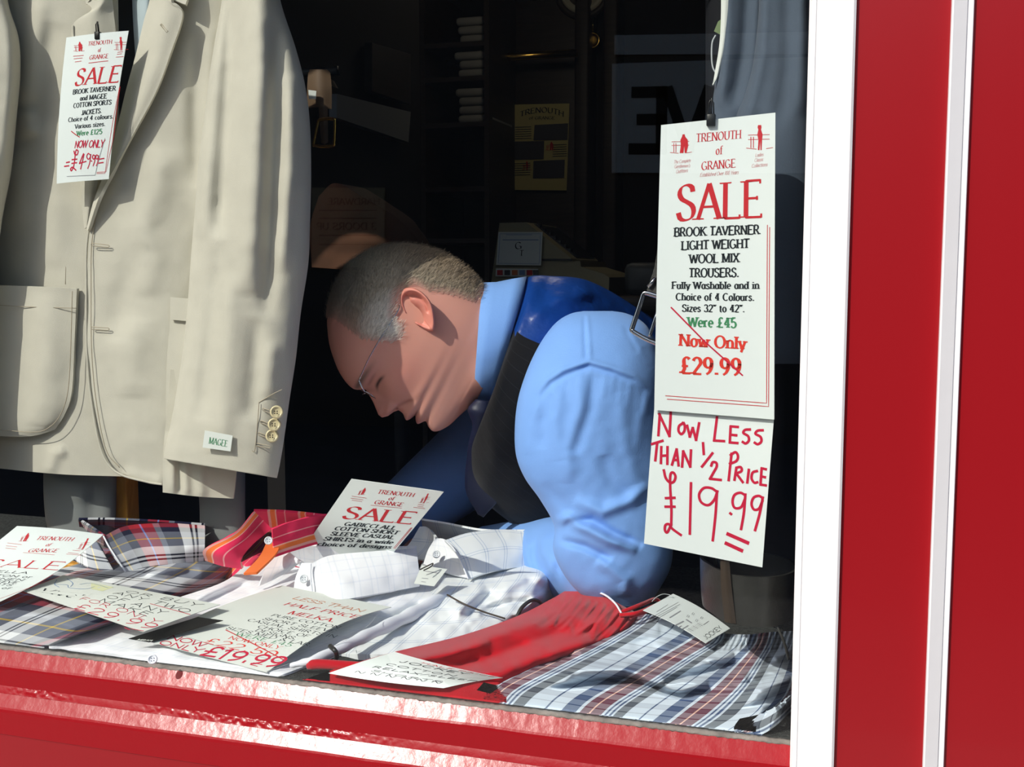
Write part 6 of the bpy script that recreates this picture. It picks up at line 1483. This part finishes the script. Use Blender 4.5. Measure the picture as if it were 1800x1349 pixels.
# counter, till and card reader
CT = thing('shop_counter', 'dark wooden counter behind the shopkeeper', 'counter', at_y(1050, 900, 2.3))
zc = at_y(940, 520, 2.05)[2]; xl, xr = at_y(830,0,2.05)[0], at_y(1330,0,2.05)[0]
b = MB(); b.box((xl, 2.0, zc-.04), (xr, 2.75, zc), .006); b.build('counter_top', M['dark_wood'], CT)
b = MB(); b.box((xl+.03, 2.06, .15), (xr-.03, 2.7, zc-.04)); b.build('counter_front', M['dark_wood'], CT, smooth=False)
TL = thing('cash_register', 'beige cash register with a sloping side and a notice stuck on it', 'till', at_y(940, 520, 2.1))
def prism(pts, Y0, Y1):
    a = np.array([at_y(x, y, Y0) for x, y in pts]); n = len(a); c = a.copy(); c[:, 1] = Y1
    return np.concatenate([a, c]), [tuple(range(n)), tuple(range(n, 2*n))[::-1]]+[(i, n+i, n+(i+1) % n, (i+1) % n) for i in range(n)]
b = MB(); b.add(*prism([(860,520),(878,392),(925,391),(1006,456),(1006,459),(1020,459),(1021,469),(1060,481),(1071,488),(1070,520)], 2.05, 2.38)); b.build('housing', M['till'], TL, smooth=False)
b = MB(); b.add(*prism([(953,455),(1005,455),(1005,458.5),(953,458.5)], 2.045, 2.10)); b.build('housing_seam', M['steel_dark'], TL, smooth=False)
b = MB(); b.add(*prism([(934,392),(944,396),(1014,452),(1006,455)], 2.12, 2.36)); b.build('keyboard', M['steel_dark'], TL, smooth=False)
b = MB()
for i in range(7):
    for j in range(4):
        a = at_y(948+9*i, 399+7.2*i, 2.14+.05*j); b.box((a[0]-.006, a[1]-.012, a[2]-.002), (a[0]+.006, a[1]+.012, a[2]+.008))
b.build('key', M['steel_dark'], TL, smooth=False, kind='stuff')
K = Card([at_y(876,408,2.035), at_y(954,408,2.035), at_y(951,467,2.035), at_y(872,466,2.035)])
K.text('G', (905,438), (918,438), 12, 'serif', 'ink_black'); K.text('T', (913,450), (921,450), 10, 'serif', 'ink_black'); K.line([(890,413),(935,413)], .8, 'ink_blue'); K.line([(884,422),(946,422)], 1.4, 'ink_blue'); K.line([(879,411),(876,463),(948,464),(950,411),(879,411)], .7, 'ink_blue')
K.build('notice', M['card'], 'pale blue printed notice stuck on the beige cash register', 'notice', 4, 4)
K = Card([at_y(872,472,2.04), at_y(946,473,2.04), at_y(945,487,2.04), at_y(871,486,2.04)], None, .0012)
for x, k in ((874,'ink_red'), (887,'photo_dark'), (900,'ink_rust'), (913,'ink_blue'), (926,'ink_red'), (937,'photo_dark')): K.poly([(x,475),(x+10,475),(x+10,484),(x,484)], k)
K.build('payment_sticker', M['card_grey'], 'strip of small coloured payment stickers under the notice on the till', 'sticker', 4, 4)
b = MB(); c = at_y(1130,480,2.2); b.box((c[0]-.05, 2.16, zc+.001), (c[0]+.06, 2.36, c[2]+.03), .02); b.build('card_terminal', plain('dark_grey_plastic', s(74, 78, 78), .5), None, label='grey rounded terminal on the counter beside the cash register', cat='terminal')
# tan jacket on a bust behind the shopkeeper's head
M['suede'] = plain('brown_suede', s(78, 46, 25), .95)
TJ = thing('tan_jacket', 'tan suede jacket on a dark bust behind the shopkeeper head', 'jacket', at_y(640, 560, 1.0))
PX, PY, Q = net([[(560,345,1.02), (590,322,.98), (640,348,.98), (700,385,1.0), (742,430,1.04)], [(545,400,.98), (600,400,.93), (650,410,.92), (705,430,.95), (750,470,1.02)], [(548,470,.98), (600,474,.92), (650,480,.90), (705,490,.94), (752,510,1.02)]], 40, 40)
P = at_y(PX, PY, Q-vnoise(PX, PY, 30, 55)*.008); B = P.copy(); B[..., 1] = 1.12-(B[..., 1]-.9)*.4
V, F = solid(P, B); mesh('jacket_body', V, F, M['suede'], TJ)
a = at_y(706, 640, 1.06); b = MB(); b.tube([(a[0], 1.06, .15), (a[0], 1.06, a[2]+.1)], .016, 12); b.add(*disc_vf((a[0], 1.06, .151), (0, 0, 1), .16, .02, 30)); b.build('stand_pole', M['trouser_dark'], TJ)

# ================================================================== ACROSS THE STREET (seen only as a faint reflection in the pane)
FY = -9.0
b = MB(); b.box((-14, FY-.5, -.02), (8, FY, 4.6)); struct('wall_street', b, M['render_wall'], smooth=False)
def mir(px, py, Y):
    p = at_y(px, py, Y); p[1] = -p[1]; return p
class MCard(Card):
    def P(self, u, v):
        p = self.S(np.float64(u), np.float64(v)).copy(); p[1] = -p[1]; return proj(p)
def mcard(q, Y):
    K = MCard([mir(*q[1], Y), mir(*q[0], Y), mir(*q[3], Y), mir(*q[2], Y)], None, .004)
    K.n = np.array([0, 1.0, 0]); return K
K = mcard([(1076,112), (1420,100), (1420,304), (1075,304)], 8.96)
K.text('VE', (1246,262), (1108,262), 100, 'sans', 'ink_black'); K.build('shop_sign', M['facade_panel'], 'large pale sign with dark letters on the house across the street', 'sign', 4, 4, .03)
K = mcard([(1080,62), (1420,56), (1420,94), (1080,96)], 8.96); K.build('fascia_board', M['facade_panel'], 'long pale fascia board above the large sign across the street', 'board', 4, 4, .03)
K = mcard([(548,330), (675,330), (675,470), (548,470)], 8.96)
K.text('HARDWARE', (668,360), (575,360), 11, 'bserif', 'ink_black'); K.text('3 DOORS UP', (662,404), (556,404), 12, 'bserif', 'ink_black')
for y in (370, 384, 414, 430): K.line([(662,y), (562,y)], 1.6, 'ink_black')
K.build('street_notice', plain('ochre_board', s(176, 160, 128), .7), 'brown notice board with dark lettering across the street', 'sign', 4, 4, .03)
# weak fill lamp, added out of frame to lift the dark interior
LP = thing('added_fill_lamp', 'unseen glowing fill lamp added over the counter to brighten the interior', 'lamp', (-.9, 2.3, 2.6))
b = MB(); b.add(*ellipsoid_vf((-.9, 2.3, 2.62), [(.12, 0, 0), (0, .12, 0), (0, 0, .09)], 20, 12))
m, nt, bs = newmat('fill_lamp_glow'); bs.inputs['Emission Color'].default_value = (1, .86, .66, 1); bs.inputs['Emission Strength'].default_value = 5.0
b.build('shade', m, LP); b = MB(); b.tube([(-.9, 2.3, 2.70), (-.9, 2.3, 2.85)], .012, 8); b.build('rod', M['brass'], LP)
